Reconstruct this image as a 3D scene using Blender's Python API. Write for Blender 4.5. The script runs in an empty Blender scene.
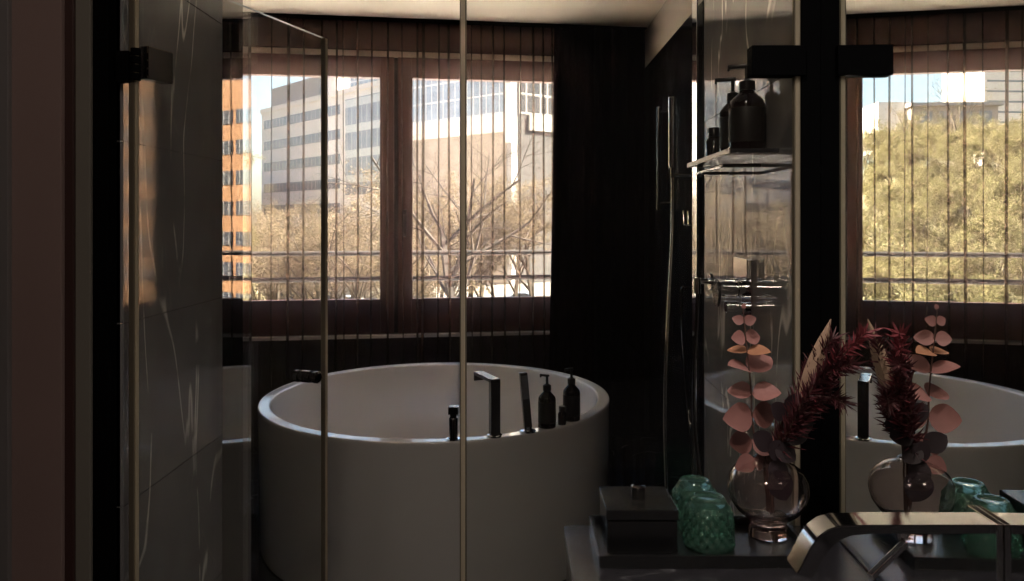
import bpy, bmesh, math, random
from mathutils import Vector, Matrix
C = bpy.context.scene
col = C.collection
PI = math.pi
F, CX, HY, CAMH = 778.0, 515.0, 219.5, 1.42

def P(px, py, z):
    """point of the place seen at image position px,py at depth z"""
    return Vector(((px - CX) / F * z, z, CAMH - (py - HY) / F * z))
def XA(px, z): return (px - CX) / F * z
def HA(py, z): return CAMH - (py - HY) / F * z

# ------------------------------------------------------------------ materials
def new_mat(name):
    m = bpy.data.materials.new(name); m.use_nodes = True
    nt = m.node_tree; nt.nodes.clear()
    out = nt.nodes.new('ShaderNodeOutputMaterial')
    return m, nt, out
def N(nt, t, **kw):
    n = nt.nodes.new(t)
    for k, v in kw.items():
        if k in n.inputs.keys(): n.inputs[k].default_value = v
        else: setattr(n, k, v)
    return n
def rgba(c): return (c[0], c[1], c[2], 1.0)
def pmat(name, color, rough=0.5, metal=0.0, var=0.0, vscale=8.0, bump=0.0, bscale=40.0, ior=1.5, coat=0.0):
    m, nt, out = new_mat(name)
    b = N(nt, 'ShaderNodeBsdfPrincipled')
    b.inputs['Base Color'].default_value = rgba(color)
    b.inputs['Roughness'].default_value = rough
    b.inputs['Metallic'].default_value = metal
    b.inputs['IOR'].default_value = ior
    b.inputs['Coat Weight'].default_value = coat
    tc = N(nt, 'ShaderNodeTexCoord')
    if var > 0:
        nz = N(nt, 'ShaderNodeTexNoise'); nz.inputs['Scale'].default_value = vscale; nz.inputs['Detail'].default_value = 5
        nt.links.new(tc.outputs['Object'], nz.inputs['Vector'])
        mx = N(nt, 'ShaderNodeMix', data_type='RGBA')
        mx.inputs[6].default_value = rgba([max(0, c * (1 - var)) for c in color])
        mx.inputs[7].default_value = rgba([min(1, c * (1 + var)) for c in color])
        nt.links.new(nz.outputs['Fac'], mx.inputs[0])
        nt.links.new(mx.outputs[2], b.inputs['Base Color'])
    if bump > 0:
        nz2 = N(nt, 'ShaderNodeTexNoise'); nz2.inputs['Scale'].default_value = bscale
        nt.links.new(tc.outputs['Object'], nz2.inputs['Vector'])
        bp = N(nt, 'ShaderNodeBump'); bp.inputs['Strength'].default_value = bump; bp.inputs['Distance'].default_value = 0.01
        nt.links.new(nz2.outputs['Fac'], bp.inputs['Height'])
        nt.links.new(bp.outputs['Normal'], b.inputs['Normal'])
    nt.links.new(b.outputs[0], out.inputs[0])
    return m

def fresnel_fac(nt, r0):
    """Schlick reflectance, the same from both faces of a pane"""
    g = N(nt, 'ShaderNodeNewGeometry')
    d = N(nt, 'ShaderNodeVectorMath', operation='DOT_PRODUCT')
    nt.links.new(g.outputs['Normal'], d.inputs[0]); nt.links.new(g.outputs['Incoming'], d.inputs[1])
    a = N(nt, 'ShaderNodeMath', operation='ABSOLUTE'); nt.links.new(d.outputs['Value'], a.inputs[0])
    s = N(nt, 'ShaderNodeMath', operation='SUBTRACT'); s.inputs[0].default_value = 1.0; nt.links.new(a.outputs[0], s.inputs[1])
    p = N(nt, 'ShaderNodeMath', operation='POWER'); nt.links.new(s.outputs[0], p.inputs[0]); p.inputs[1].default_value = 5.0
    m = N(nt, 'ShaderNodeMath', operation='MULTIPLY_ADD'); nt.links.new(p.outputs[0], m.inputs[0])
    m.inputs[1].default_value = 1 - r0; m.inputs[2].default_value = r0; m.use_clamp = True
    return m.outputs[0]
def pane_mat(name, tint, r0=0.04, rough=0.0, haze=0.0):
    m, nt, out = new_mat(name)
    t = N(nt, 'ShaderNodeBsdfTransparent'); t.inputs[0].default_value = rgba(tint)
    g = N(nt, 'ShaderNodeBsdfGlossy'); g.inputs['Roughness'].default_value = rough; g.inputs['Color'].default_value = (1, 1, 1, 1)
    mx = N(nt, 'ShaderNodeMixShader')
    nt.links.new(fresnel_fac(nt, r0), mx.inputs[0])
    nt.links.new(t.outputs[0], mx.inputs[1]); nt.links.new(g.outputs[0], mx.inputs[2])
    last = mx
    if haze > 0:   # thin even diffuse layer over the pane
        d = N(nt, 'ShaderNodeBsdfDiffuse'); d.inputs[0].default_value = (0.8, 0.8, 0.8, 1)
        m2 = N(nt, 'ShaderNodeMixShader'); m2.inputs[0].default_value = haze
        nt.links.new(mx.outputs[0], m2.inputs[1]); nt.links.new(d.outputs[0], m2.inputs[2]); last = m2
    nt.links.new(last.outputs[0], out.inputs[0])
    return m
def glass_mat(name, color, rough=0.0, ior=1.45):
    m, nt, out = new_mat(name)
    g = N(nt, 'ShaderNodeBsdfGlass'); g.inputs['Color'].default_value = rgba(color)
    g.inputs['Roughness'].default_value = rough; g.inputs['IOR'].default_value = ior
    nt.links.new(g.outputs[0], out.inputs[0]); return m
def fabric_mat(name, color, opacity, trans_tint=(1, 1, 1)):
    m, nt, out = new_mat(name)
    t = N(nt, 'ShaderNodeBsdfTransparent'); t.inputs[0].default_value = rgba(trans_tint)
    d = N(nt, 'ShaderNodeBsdfDiffuse'); d.inputs[0].default_value = rgba(color)
    tr = N(nt, 'ShaderNodeBsdfTranslucent'); tr.inputs[0].default_value = rgba(color)
    a = N(nt, 'ShaderNodeMixShader'); a.inputs[0].default_value = 0.5
    nt.links.new(d.outputs[0], a.inputs[1]); nt.links.new(tr.outputs[0], a.inputs[2])
    mx = N(nt, 'ShaderNodeMixShader'); mx.inputs[0].default_value = opacity
    nt.links.new(t.outputs[0], mx.inputs[1]); nt.links.new(a.outputs[0], mx.inputs[2])
    nt.links.new(mx.outputs[0], out.inputs[0]); return m
def grid_mat(name, glass, bar, d, pu, wu, ph, wh, ou=0.0, oh=0.0):
    """glazing with a lattice of bars: spacing pu along direction d and ph upwards"""
    m, nt, out = new_mat(name); b = N(nt, 'ShaderNodeBsdfPrincipled'); b.inputs['Roughness'].default_value = 0.12
    g = N(nt, 'ShaderNodeNewGeometry'); dv = Vector((d[0], d[1], 0)).normalized(); masks = []
    nz = N(nt, 'ShaderNodeTexNoise'); nz.inputs['Scale'].default_value = 0.6; nt.links.new(g.outputs['Position'], nz.inputs['Vector'])
    for vec, p, w, o in (((dv.x, dv.y, 0), pu, wu, ou), ((0, 0, 1), ph, wh, oh)):
        if p <= 0: continue
        dt = N(nt, 'ShaderNodeVectorMath', operation='DOT_PRODUCT'); nt.links.new(g.outputs['Position'], dt.inputs[0]); dt.inputs[1].default_value = vec
        a = N(nt, 'ShaderNodeMath', operation='ADD'); nt.links.new(dt.outputs['Value'], a.inputs[0]); a.inputs[1].default_value = 1000 * p + o
        f = N(nt, 'ShaderNodeMath', operation='MODULO'); nt.links.new(a.outputs[0], f.inputs[0]); f.inputs[1].default_value = p
        l = N(nt, 'ShaderNodeMath', operation='LESS_THAN'); nt.links.new(f.outputs[0], l.inputs[0]); l.inputs[1].default_value = w; masks.append(l)
    top = masks[0]
    if len(masks) > 1:
        top = N(nt, 'ShaderNodeMath', operation='MAXIMUM'); nt.links.new(masks[0].outputs[0], top.inputs[0]); nt.links.new(masks[1].outputs[0], top.inputs[1])
    gl = N(nt, 'ShaderNodeMix', data_type='RGBA'); nt.links.new(nz.outputs['Fac'], gl.inputs[0])
    gl.inputs[6].default_value = rgba([c * 0.6 for c in glass]); gl.inputs[7].default_value = rgba([c * 1.4 for c in glass])
    mx = N(nt, 'ShaderNodeMix', data_type='RGBA'); nt.links.new(top.outputs[0], mx.inputs[0]); nt.links.new(gl.outputs[2], mx.inputs[6]); mx.inputs[7].default_value = rgba(bar)
    nt.links.new(mx.outputs[2], b.inputs['Base Color']); nt.links.new(b.outputs[0], out.inputs[0]); return m
def marble_mat(name, base, vein, rough=0.05, ior=1.6, scale=1.3, width=0.006, rot=(0, 0.5, 0), amount=1.0, stretch=(1, 1, 0.35)):
    m, nt, out = new_mat(name)
    b = N(nt, 'ShaderNodeBsdfPrincipled')
    b.inputs['Roughness'].default_value = rough; b.inputs['IOR'].default_value = ior
    tc = N(nt, 'ShaderNodeTexCoord')
    mp = N(nt, 'ShaderNodeMapping'); mp.inputs['Rotation'].default_value = rot; mp.inputs['Scale'].default_value = stretch
    nt.links.new(tc.outputs['Object'], mp.inputs[0])
    n1 = N(nt, 'ShaderNodeTexNoise'); n1.inputs['Scale'].default_value = scale; n1.inputs['Detail'].default_value = 3; n1.inputs['Distortion'].default_value = 0.6
    nt.links.new(mp.outputs[0], n1.inputs['Vector'])
    s = N(nt, 'ShaderNodeMath', operation='SUBTRACT'); nt.links.new(n1.outputs['Fac'], s.inputs[0]); s.inputs[1].default_value = 0.5
    a = N(nt, 'ShaderNodeMath', operation='ABSOLUTE'); nt.links.new(s.outputs[0], a.inputs[0])
    r = N(nt, 'ShaderNodeMapRange'); r.interpolation_type = 'SMOOTHSTEP'
    nt.links.new(a.outputs[0], r.inputs[0]); r.inputs[1].default_value = 0; r.inputs[2].default_value = width
    r.inputs[3].default_value = 1; r.inputs[4].default_value = 0
    n2 = N(nt, 'ShaderNodeTexNoise'); n2.inputs['Scale'].default_value = scale * 3.1; n2.inputs['Detail'].default_value = 4
    nt.links.new(tc.outputs['Object'], n2.inputs['Vector'])
    r2 = N(nt, 'ShaderNodeMapRange'); nt.links.new(n2.outputs['Fac'], r2.inputs[0])
    r2.inputs[1].default_value = 0.42; r2.inputs[2].default_value = 0.56; r2.inputs[3].default_value = 0; r2.inputs[4].default_value = amount
    mu = N(nt, 'ShaderNodeMath', operation='MULTIPLY'); nt.links.new(r.outputs[0], mu.inputs[0]); nt.links.new(r2.outputs[0], mu.inputs[1])
    cl = N(nt, 'ShaderNodeMix', data_type='RGBA')
    cl.inputs[6].default_value = rgba([c * 0.7 for c in base]); cl.inputs[7].default_value = rgba([c * 1.35 for c in base])
    nt.links.new(n2.outputs['Fac'], cl.inputs[0])
    mx = N(nt, 'ShaderNodeMix', data_type='RGBA'); nt.links.new(mu.outputs[0], mx.inputs[0])
    nt.links.new(cl.outputs[2], mx.inputs[6]); mx.inputs[7].default_value = rgba(vein)
    nt.links.new(mx.outputs[2], b.inputs['Base Color'])
    nt.links.new(b.outputs[0], out.inputs[0]); return m

M = {}
M['plaster'] = pmat('beige_plaster', (0.40, 0.335, 0.275), 0.8, var=0.04, vscale=3)
M['white_trim'] = pmat('cream_lintel', (0.88, 0.80, 0.70), 0.7)
M['ceil'] = pmat('ceiling_paint', (0.72, 0.62, 0.51), 0.75, var=0.03, vscale=2)
M['black_wall'] = pmat('black_wall', (0.012, 0.011, 0.012), 0.45, var=0.2, bump=0.05)
M['black_tile'] = marble_mat('black_tile', (0.012, 0.011, 0.012), (0.2, 0.19, 0.18), 0.12, 1.45, width=0.003, amount=0.4)
M['marble_left'] = marble_mat('grey_marble', (0.185, 0.182, 0.195), (0.95, 0.93, 0.9), 0.08, 1.6, scale=2.3, width=0.010, amount=0.7, rot=(0.45, 0, 0), stretch=(1, 1.6, 0.3))
M['marble_right'] = marble_mat('polished_marble', (0.26, 0.245, 0.235), (1.0, 0.93, 0.84), 0.004, 3.2, scale=2.6, width=0.012, rot=(-0.9, 0, 0), stretch=(1, 1.5, 0.4))
M['marble_floor'] = marble_mat('dark_marble_floor', (0.02, 0.02, 0.022), (0.25, 0.25, 0.25), 0.06, 1.5, scale=2.0, width=0.004)
M['marble_counter'] = marble_mat('counter_marble', (0.022, 0.021, 0.026), (0.10, 0.10, 0.11), 0.22, 2.8, scale=9, width=0.012, stretch=(1, 1, 1))
M['mirror'] = pmat('mirror_silver', (0.86, 0.88, 0.86), 0.0, 1.0)
M['wood_frame'] = pmat('brown_window_frame', (0.12, 0.05, 0.044), 0.4, var=0.15, vscale=12)
M['lintel'] = pmat('brown_lintel', (0.075, 0.033, 0.03), 0.6, var=0.15)
M['door_wood'] = pmat('dark_brown_panel', (0.21, 0.15, 0.145), 0.42, var=0.12, vscale=3)
M['door_red'] = pmat('reddish_groove', (0.04, 0.018, 0.017), 0.5)
M['door_grey'] = pmat('grey_green_trim', (0.16, 0.15, 0.135), 0.4)
M['gray_metal'] = pmat('grey_reveal', (0.2, 0.19, 0.2), 0.35, 0.3)
M['black'] = pmat('black_satin', (0.002, 0.002, 0.0025), 0.8, ior=1.12)
M['black_gloss'] = pmat('black_lacquer', (0.006, 0.006, 0.007), 0.27, ior=1.75)
M['sill'] = pmat('pale_stone_sill', (0.85, 0.83, 0.86), 0.15, ior=1.8, var=0.08)
M['tub'] = pmat('tub_white', (0.84, 0.82, 0.815), 0.06, ior=2.0)
M['chrome'] = pmat('chrome', (0.84, 0.85, 0.86), 0.06, 1.0)
M['chrome_dark'] = pmat('dark_chrome', (0.25, 0.235, 0.225), 0.12, 1.0)
M['tap_chrome'] = pmat('tap_chrome', (0.62, 0.635, 0.65), 0.08, 1.0)
M['brass_dark'] = pmat('dull_bronze', (0.34, 0.29, 0.24), 0.35, 1.0)
M['hose'] = pmat('metal_hose', (0.62, 0.56, 0.50), 0.22, 1.0)
M['pane'] = pane_mat('window_pane', (0.97, 0.98, 0.97), 0.035)
M['shower_glass'] = pane_mat('clear_partition_glass', (0.965, 0.965, 0.95), 0.035, haze=0.0012)
M['door_glass'] = pane_mat('door_glass', (0.955, 0.955, 0.94), 0.035, haze=0.005)
M['side_glass'] = pane_mat('clear_side_glass', (0.95, 0.95, 0.94), 0.04)
M['black_mirror'] = pmat('dark_reflecting_glass', (0.12, 0.12, 0.12), 0.0, 1.0)
M['edge_dark'] = pmat('dark_glass_rim', (0.03, 0.035, 0.03), 0.3)
M['sheer'] = fabric_mat('brown_sheer', (0.21, 0.135, 0.115), 0.32, (0.99, 0.965, 0.93))
M['drape'] = pmat('black_drape', (0.014, 0.010, 0.012), 1.0, ior=1.05, var=0.3, vscale=30)
M['bottle'] = pmat('dark_brown_bottle', (0.010, 0.005, 0.004), 0.10, ior=1.5)
M['pump'] = pmat('black_pump', (0.010, 0.009, 0.009), 0.3)
M['label_d'] = pmat('dark_label', (0.010, 0.007, 0.006), 0.5)
M['vase'] = glass_mat('smoky_pink_glass', (0.985, 0.95, 0.95))
M['green_glass'] = glass_mat('green_glass', (0.82, 0.97, 0.92), 0.0)
_nt = M['green_glass'].node_tree; _g = [n for n in _nt.nodes if n.type == 'BSDF_GLASS'][0]; _o = [n for n in _nt.nodes if n.type == 'OUTPUT_MATERIAL'][0]
_d = N(_nt, 'ShaderNodeBsdfPrincipled'); _d.inputs['Base Color'].default_value = (0.30, 0.62, 0.50, 1); _d.inputs['Roughness'].default_value = 0.15
_m = N(_nt, 'ShaderNodeMixShader'); _m.inputs[0].default_value = 0.06
_nt.links.new(_g.outputs[0], _m.inputs[1]); _nt.links.new(_d.outputs[0], _m.inputs[2]); _nt.links.new(_m.outputs[0], _o.inputs[0])
M['euca'] = pmat('pink_leaf', (0.30, 0.135, 0.125), 0.6, var=0.3, vscale=25)
M['euca_o'] = pmat('orange_leaf', (0.40, 0.18, 0.10), 0.6, var=0.25, vscale=25)
M['plum'] = pmat('plum_leaf', (0.022, 0.012, 0.017), 0.55, var=0.3, vscale=30)
M['burg'] = pmat('burgundy_foliage', (0.075, 0.014, 0.020), 0.6, var=0.5, vscale=40)
M['burg_red'] = pmat('red_foliage', (0.22, 0.035, 0.048), 0.6, var=0.4, vscale=40)
M['stem'] = pmat('brown_stem', (0.10, 0.05, 0.04), 0.7)
M['dry'] = pmat('dry_stalk', (0.42, 0.28, 0.20), 0.7, var=0.3, vscale=40)
# outdoors
M['white_render'] = pmat('white_facade', (0.72, 0.66, 0.61), 0.8, var=0.03, vscale=0.3)
M['grey_render'] = pmat('grey_facade', (0.34, 0.33, 0.32), 0.8, var=0.05, vscale=0.2)
M['annex_wall'] = pmat('annex_grey', (0.075, 0.073, 0.07), 0.9, var=0.06, vscale=0.2); M['annex_band'] = pmat('annex_white_band', (0.3, 0.29, 0.27), 0.8)
M['stone_render'] = pmat('beige_stone_facade', (0.34, 0.295, 0.245), 0.85, var=0.3, vscale=0.5)
M['orange_render'] = pmat('orange_facade', (0.47, 0.235, 0.105), 0.8, var=0.04, vscale=0.5)
M['win_grey'] = pmat('grey_glazing', (0.22, 0.235, 0.26), 0.12, var=0.35, vscale=0.9)
M['win_blue'] = pmat('blue_glazing', (0.30, 0.37, 0.45), 0.08, var=0.3, vscale=0.5)
M['win_dark'] = pmat('dark_glazing', (0.07, 0.08, 0.10), 0.1)
M['bounce_white'] = pmat('white_bounce_surface', (0.90, 0.88, 0.86), 0.9, var=0.03, vscale=20)  # surface of the added slab that reflects sun into the room
M['asphalt'] = pmat('street_ground', (0.16, 0.15, 0.135), 0.9, var=0.35, vscale=0.15)
M['hill'] = pmat('dry_grass_slope', (0.15, 0.13, 0.07), 0.95, var=0.4, vscale=0.5)
M['bark'] = pmat('bare_bark', (0.10, 0.078, 0.055), 0.9, var=0.3, vscale=2)
M['bark_dark'] = pmat('dark_bark', (0.06, 0.047, 0.037), 0.9, var=0.3, vscale=2)
def bud_mat(name, c):
    m, nt, out = new_mat(name); d = N(nt, 'ShaderNodeBsdfDiffuse'); d.inputs[0].default_value = rgba(c)
    t = N(nt, 'ShaderNodeBsdfTranslucent'); t.inputs[0].default_value = rgba(c)
    x = N(nt, 'ShaderNodeMixShader'); x.inputs[0].default_value = 0.5
    nt.links.new(d.outputs[0], x.inputs[1]); nt.links.new(t.outputs[0], x.inputs[2]); nt.links.new(x.outputs[0], out.inputs[0]); return m
M['glass_edge'] = bud_mat('translucent_bead', (0.66, 0.58, 0.45)); M['seal_dark'] = bud_mat('translucent_seal', (0.24, 0.21, 0.165))
M['twigs'] = bud_mat('tan_buds', (0.225, 0.18, 0.118)); M['buds'] = bud_mat('olive_buds', (0.25, 0.218, 0.108))
M['rail'] = pmat('grey_rail', (0.035, 0.033, 0.032), 0.7, 0.0)
M['car_white'] = pmat('white_car', (0.8, 0.8, 0.8), 0.25)
M['car_blue'] = pmat('grey_blue_car', (0.25, 0.3, 0.38), 0.25)
M['rubber'] = pmat('tyre', (0.02, 0.02, 0.02), 0.8)

# ------------------------------------------------------------------ helpers
def tag(o, label=None, cat=None, group=None, kind=None):
    if label: o['label'] = label
    if cat: o['category'] = cat
    if group: o['group'] = group
    if kind: o['kind'] = kind
    return o
def empty(name, loc, label=None, cat=None, group=None, kind=None):
    o = bpy.data.objects.new(name, None); col.objects.link(o); o.location = loc; o.empty_display_size = 0.05
    return tag(o, label, cat, group, kind)
def obj(name, bm, mat, parent=None, smooth=False, loc=None, autosmooth=True):
    """link a bmesh given in world space as one mesh object"""
    base = Vector((0, 0, 0))
    if parent is not None:
        q = parent
        while q is not None: base = base + q.location; q = q.parent
    org = Vector(loc) if loc is not None else Vector((0, 0, 0))
    bmesh.ops.translate(bm, verts=bm.verts, vec=-(base if loc is None else org))
    me = bpy.data.meshes.new(name); bm.normal_update(); bm.to_mesh(me); bm.free()
    for m in (mat if isinstance(mat, (list, tuple)) else [mat]): me.materials.append(m)
    if smooth:
        for p in me.polygons: p.use_smooth = True
        try: me.set_sharp_from_angle(angle=math.radians(38))
        except Exception: pass
    o = bpy.data.objects.new(name, me); col.objects.link(o)
    if parent is not None: o.parent = parent
    if loc is not None: o.location = org - base
    return o
def BM(): return bmesh.new()
def box(bm, x0, x1, y0, y1, z0, z1, bev=0.0, rot=None, piv=None):
    r = bmesh.ops.create_cube(bm, size=1.0)
    vs = r['verts']
    for v in vs:
        v.co = Vector(((x0 + x1) / 2 + v.co.x * (x1 - x0), (y0 + y1) / 2 + v.co.y * (y1 - y0), (z0 + z1) / 2 + v.co.z * (z1 - z0)))
    if bev > 0:
        es = list({e for v in vs for e in v.link_edges})
        g = bmesh.ops.bevel(bm, geom=es, offset=bev, segments=2, affect='EDGES', profile=0.6)
        vs = list({v for f in g['faces'] for v in f.verts} | {v for v in vs if v.is_valid})
    if rot is not None:
        bmesh.ops.rotate(bm, verts=vs, cent=piv or ((x0 + x1) / 2, (y0 + y1) / 2, (z0 + z1) / 2), matrix=rot)
    return vs
def obox(bm, c, ax, ay, az, sx, sy, sz, bev=0.0):
    """box at c with half sizes along three unit axes"""
    r = bmesh.ops.create_cube(bm, size=2.0); vs = r['verts']
    for v in vs: v.co = Vector((v.co.x * sx, v.co.y * sy, v.co.z * sz))
    if bev > 0:
        es = list({e for v in vs for e in v.link_edges})
        g = bmesh.ops.bevel(bm, geom=es, offset=bev, segments=2, affect='EDGES', profile=0.6)
        vs = list({v for f in g['faces'] for v in f.verts} | {v for v in vs if v.is_valid})
    ax, ay, az, c = Vector(ax), Vector(ay), Vector(az), Vector(c)
    for v in vs: v.co = c + ax * v.co.x + ay * v.co.y + az * v.co.z
    return vs
def frame_from(d):
    d = Vector(d).normalized()
    u = d.cross(Vector((0, 0, 1)))
    if u.length < 1e-4: u = Vector((1, 0, 0))
    u.normalize(); return u, d.cross(u).normalized(), d
def lathe(bm, prof, c, axis=(0, 0, 1), seg=48, closed=False, rfun=None):
    """revolve (radius, height) profile about axis through c"""
    u, w, d = frame_from(axis); c = Vector(c); rings = []
    for i, (r, h) in enumerate(prof):
        if r < 1e-6: rings.append([bm.verts.new(c + d * h)]); continue
        ring = []
        for k in range(seg):
            a = 2 * PI * k / seg; rr = r if rfun is None else rfun(r, h, a, i)
            ring.append(bm.verts.new(c + d * h + u * (rr * math.cos(a)) + w * (rr * math.sin(a))))
        rings.append(ring)
    n = len(rings)
    for i in range(n if closed else n - 1):
        A, B = rings[i], rings[(i + 1) % n]
        for k in range(seg):
            k2 = (k + 1) % seg
            if len(A) == 1 and len(B) == 1: continue
            if len(A) == 1: bm.faces.new((A[0], B[k2], B[k]))
            elif len(B) == 1: bm.faces.new((A[k], A[k2], B[0]))
            else: bm.faces.new((A[k], A[k2], B[k2], B[k]))
    bmesh.ops.recalc_face_normals(bm, faces=bm.faces)
def tube(bm, pts, rad, seg=8, cap=True):
    pts = [Vector(p) for p in pts]; n = len(pts); rings = []
    t0 = (pts[1] - pts[0]).normalized(); u, w, _ = frame_from(t0)
    for i, p in enumerate(pts):
        t = (pts[min(i + 1, n - 1)] - pts[max(i - 1, 0)])
        if t.length < 1e-9: t = t0
        t.normalize()
        u = u - t * u.dot(t)
        if u.length < 1e-6: u, w, _ = frame_from(t)
        u.normalize(); w = t.cross(u)
        r = rad[i] if isinstance(rad, (list, tuple)) else rad
        rings.append([bm.verts.new(p + u * (r * math.cos(2 * PI * k / seg)) + w * (r * math.sin(2 * PI * k / seg))) for k in range(seg)])
    for i in range(n - 1):
        for k in range(seg):
            bm.faces.new((rings[i][k], rings[i][(k + 1) % seg], rings[i + 1][(k + 1) % seg], rings[i + 1][k]))
    if cap:
        bm.faces.new(rings[0][::-1]); bm.faces.new(rings[-1])
def spline(ctrl, n=8):
    """Catmull-Rom through control points"""
    c = [Vector(p) for p in ctrl]; c = [c[0] * 2 - c[1]] + c + [c[-1] * 2 - c[-2]]; out = []
    for i in range(1, len(c) - 2):
        for k in range(n):
            t = k / n
            out.append(0.5 * ((2 * c[i]) + (c[i + 1] - c[i - 1]) * t + (2 * c[i - 1] - 5 * c[i] + 4 * c[i + 1] - c[i + 2]) * t * t + (3 * c[i] - c[i - 1] - 3 * c[i + 1] + c[i + 2]) * t ** 3))
    out.append(c[-2]); return out
def ribbon(bm, pts2, z0, z1, nz=1, drift=None):
    """vertical sheet following a plan polyline"""
    rows = []
    for j in range(nz + 1):
        z = z0 + (z1 - z0) * j / nz
        rows.append([bm.verts.new((p[0] + (drift(i, j / nz)[0] if drift else 0), p[1] + (drift(i, j / nz)[1] if drift else 0), z)) for i, p in enumerate(pts2)])
    for j in range(nz):
        for i in range(len(pts2) - 1):
            bm.faces.new((rows[j][i], rows[j][i + 1], rows[j + 1][i + 1], rows[j + 1][i]))

# ------------------------------------------------------------------ plan geometry
CEIL = 2.685
SL = 0.149
def zw(x): return 5.045 + SL * (x + 0.36)
WU = Vector((1, SL, 0)).normalized(); WN = Vector((SL, -1, 0)).normalized()      # along the window wall; towards the room
def WP(x, off=0.0, h=0.0):
    p = Vector((x, zw(x), h)) + WN * off; return p
def WX(px, off=0.0):
    """x on the window wall that shows at column px"""
    s = (px - CX) / F; x = -0.36
    for _ in range(40):
        z = WP(x, off).y; x = s * z - (WP(x, off).x - x)
    return x
def wbox(bm, xa, xb, off0, off1, h0, h1, bev=0.0):
    a, b = WP(xa), WP(xb); c = (a + b) / 2 + WN * ((off0 + off1) / 2); c.z = (h0 + h1) / 2
    return obox(bm, c, WU, WN, (0, 0, 1), (b - a).length / 2, abs(off1 - off0) / 2, (h1 - h0) / 2, bev)
MA, MBK = 0.5166, 0.0291
def mx_(z): return MA + MBK * z
MU = Vector((MBK, 1, 0)).normalized(); MN = Vector((-1, MBK, 0)).normalized()
def MP(z, off=0.0, h=0.0): return Vector((mx_(z), z, h)) + MN * off
def mbox(bm, za, zb, off0, off1, h0, h1, bev=0.0):
    a, b = MP(za), MP(zb); c = (a + b) / 2 + MN * ((off0 + off1) / 2); c.z = (h0 + h1) / 2
    return obox(bm, c, MU, MN, (0, 0, 1), (b - a).length / 2, abs(off1 - off0) / 2, (h1 - h0) / 2, bev)
ZG = 1.43            # plane of the glass partition
XL = -0.73           # face of the marble pier on the left
XR = 0.873           # face of the recessed black tile wall

# ------------------------------------------------------------------ room shell
def S(name, bm, mat, **k): return tag(obj(name, bm, mat, **k), kind='structure')
def slab(h0, h1):
    b = BM(); pl = [(-2.6, -1.9), (1.1, -1.9), WP(1.1, -0.16).xy, WP(-2.6, -0.16).xy]
    lo = [b.verts.new((q[0], q[1], h0)) for q in pl]; hi = [b.verts.new((q[0], q[1], h1)) for q in pl]
    b.faces.new(lo[::-1]); b.faces.new(hi)
    for k in range(4): b.faces.new((lo[k], lo[(k + 1) % 4], hi[(k + 1) % 4], hi[k]))
    return b
S('floor', slab(-0.1, 0.0), M['marble_floor'])
S('ceiling', slab(CEIL, CEIL + 0.15), M['ceil'])
b = BM(); box(b, -2.6, 1.1, -1.9, -1.8, 0, CEIL); S('wall_front', b, M['door_red'])
b = BM(); box(b, -2.6, -2.5, -1.8, 4.75, 0, CEIL); S('wall_far_left', b, M['black_wall'])
b = BM(); box(b, -1.1, -1.0, -1.8, 1.45, 0, CEIL); S('wall_left_near', b, M['door_red'])
# black wall with the window opening, parts around the hole
WL, WR = -2.08, 0.74
HF0, HP0, HP1, HF1 = 0.688, 0.906, 2.3335, 2.464
b = BM()
wbox(b, -2.55, 1.08, -0.16, 0.0, 0.0, HF0)
wbox(b, -2.55, WL - 0.055, -0.16, 0.0, HF0, CEIL)
wbox(b, WR + 0.055, 1.08, -0.16, 0.0, HF0, CEIL)
S('wall_back', b, M['black_wall'])
b = BM(); wbox(b, WL - 0.055, WR + 0.055, -0.16, 0.0, HF1, CEIL); S('wall_back_lintel', b, M['white_trim'])
b = BM(); wbox(b, -2.45, WR + 0.1, 0.0, 0.03, 2.496, CEIL, 0.004); S('trim_1', b, M['lintel'])
b = BM(); wbox(b, WR - 0.6, WR + 0.05, -0.10, 0.020, 0.668, 0.688, 0.003); wbox(b, WL - 0.05, WX(552), -0.10, 0.052, 0.668, 0.688, 0.003); S('trim_2', b, M['sill'])
# recessed tile wall and plaster band above it
b = BM(); box(b, XR, XR + 0.12, 2.40, 5.23, 0, 2.438)
S('wall_right_far', b, M['black_tile'])
b = BM(); box(b, XR, XR + 0.12, 2.40, 5.23, 2.438, CEIL); S('wall_right_upper', b, M['plaster'])
# polished marble wall, in slabs with fine joints
b = BM()
ZS = 2.416
hs = [0, 0.36, 0.72, 1.08, 1.44, 1.80, 2.16, CEIL]
mbox(b, ZG + 0.002, ZS, -0.30, -0.006, 0, CEIL)
for h0, h1 in ((0, 0.93), (0.932, 1.72), (1.722, CEIL)): mbox(b, ZG + 0.002, ZS, -0.02, 0.0, h0, h1)
S('wall_right', b, M['marble_right'])
b = BM(); mbox(b, ZS - 0.002, ZS + 0.01, -0.03, 0.002, 0, CEIL, 0.001); S('trim_3', b, M['black'])
b = BM(); mbox(b, 2.535, 2.605, -0.006, -0.001, 0, CEIL, 0.001); S('trim_10', b, M['chrome'])
b = BM(); mbox(b, -1.8, ZG, -0.2, -0.008, 0, CEIL); S('wall_right_near', b, M['black_wall'])
# marble pier on the left
b = BM()
box(b, XL - 0.20, XL - 0.006, ZG + 0.02, 1.938, 0, CEIL)
js = [0, 0.542, 0.884, 1.226, 1.566, 1.906, 2.246, CEIL]
for h0, h1 in zip(js[:-1], js[1:]): box(b, XL - 0.02, XL, ZG + 0.02, 1.94, h0 + 0.001, h1 - 0.001)
S('wall_left', b, M['marble_left'])
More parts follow.
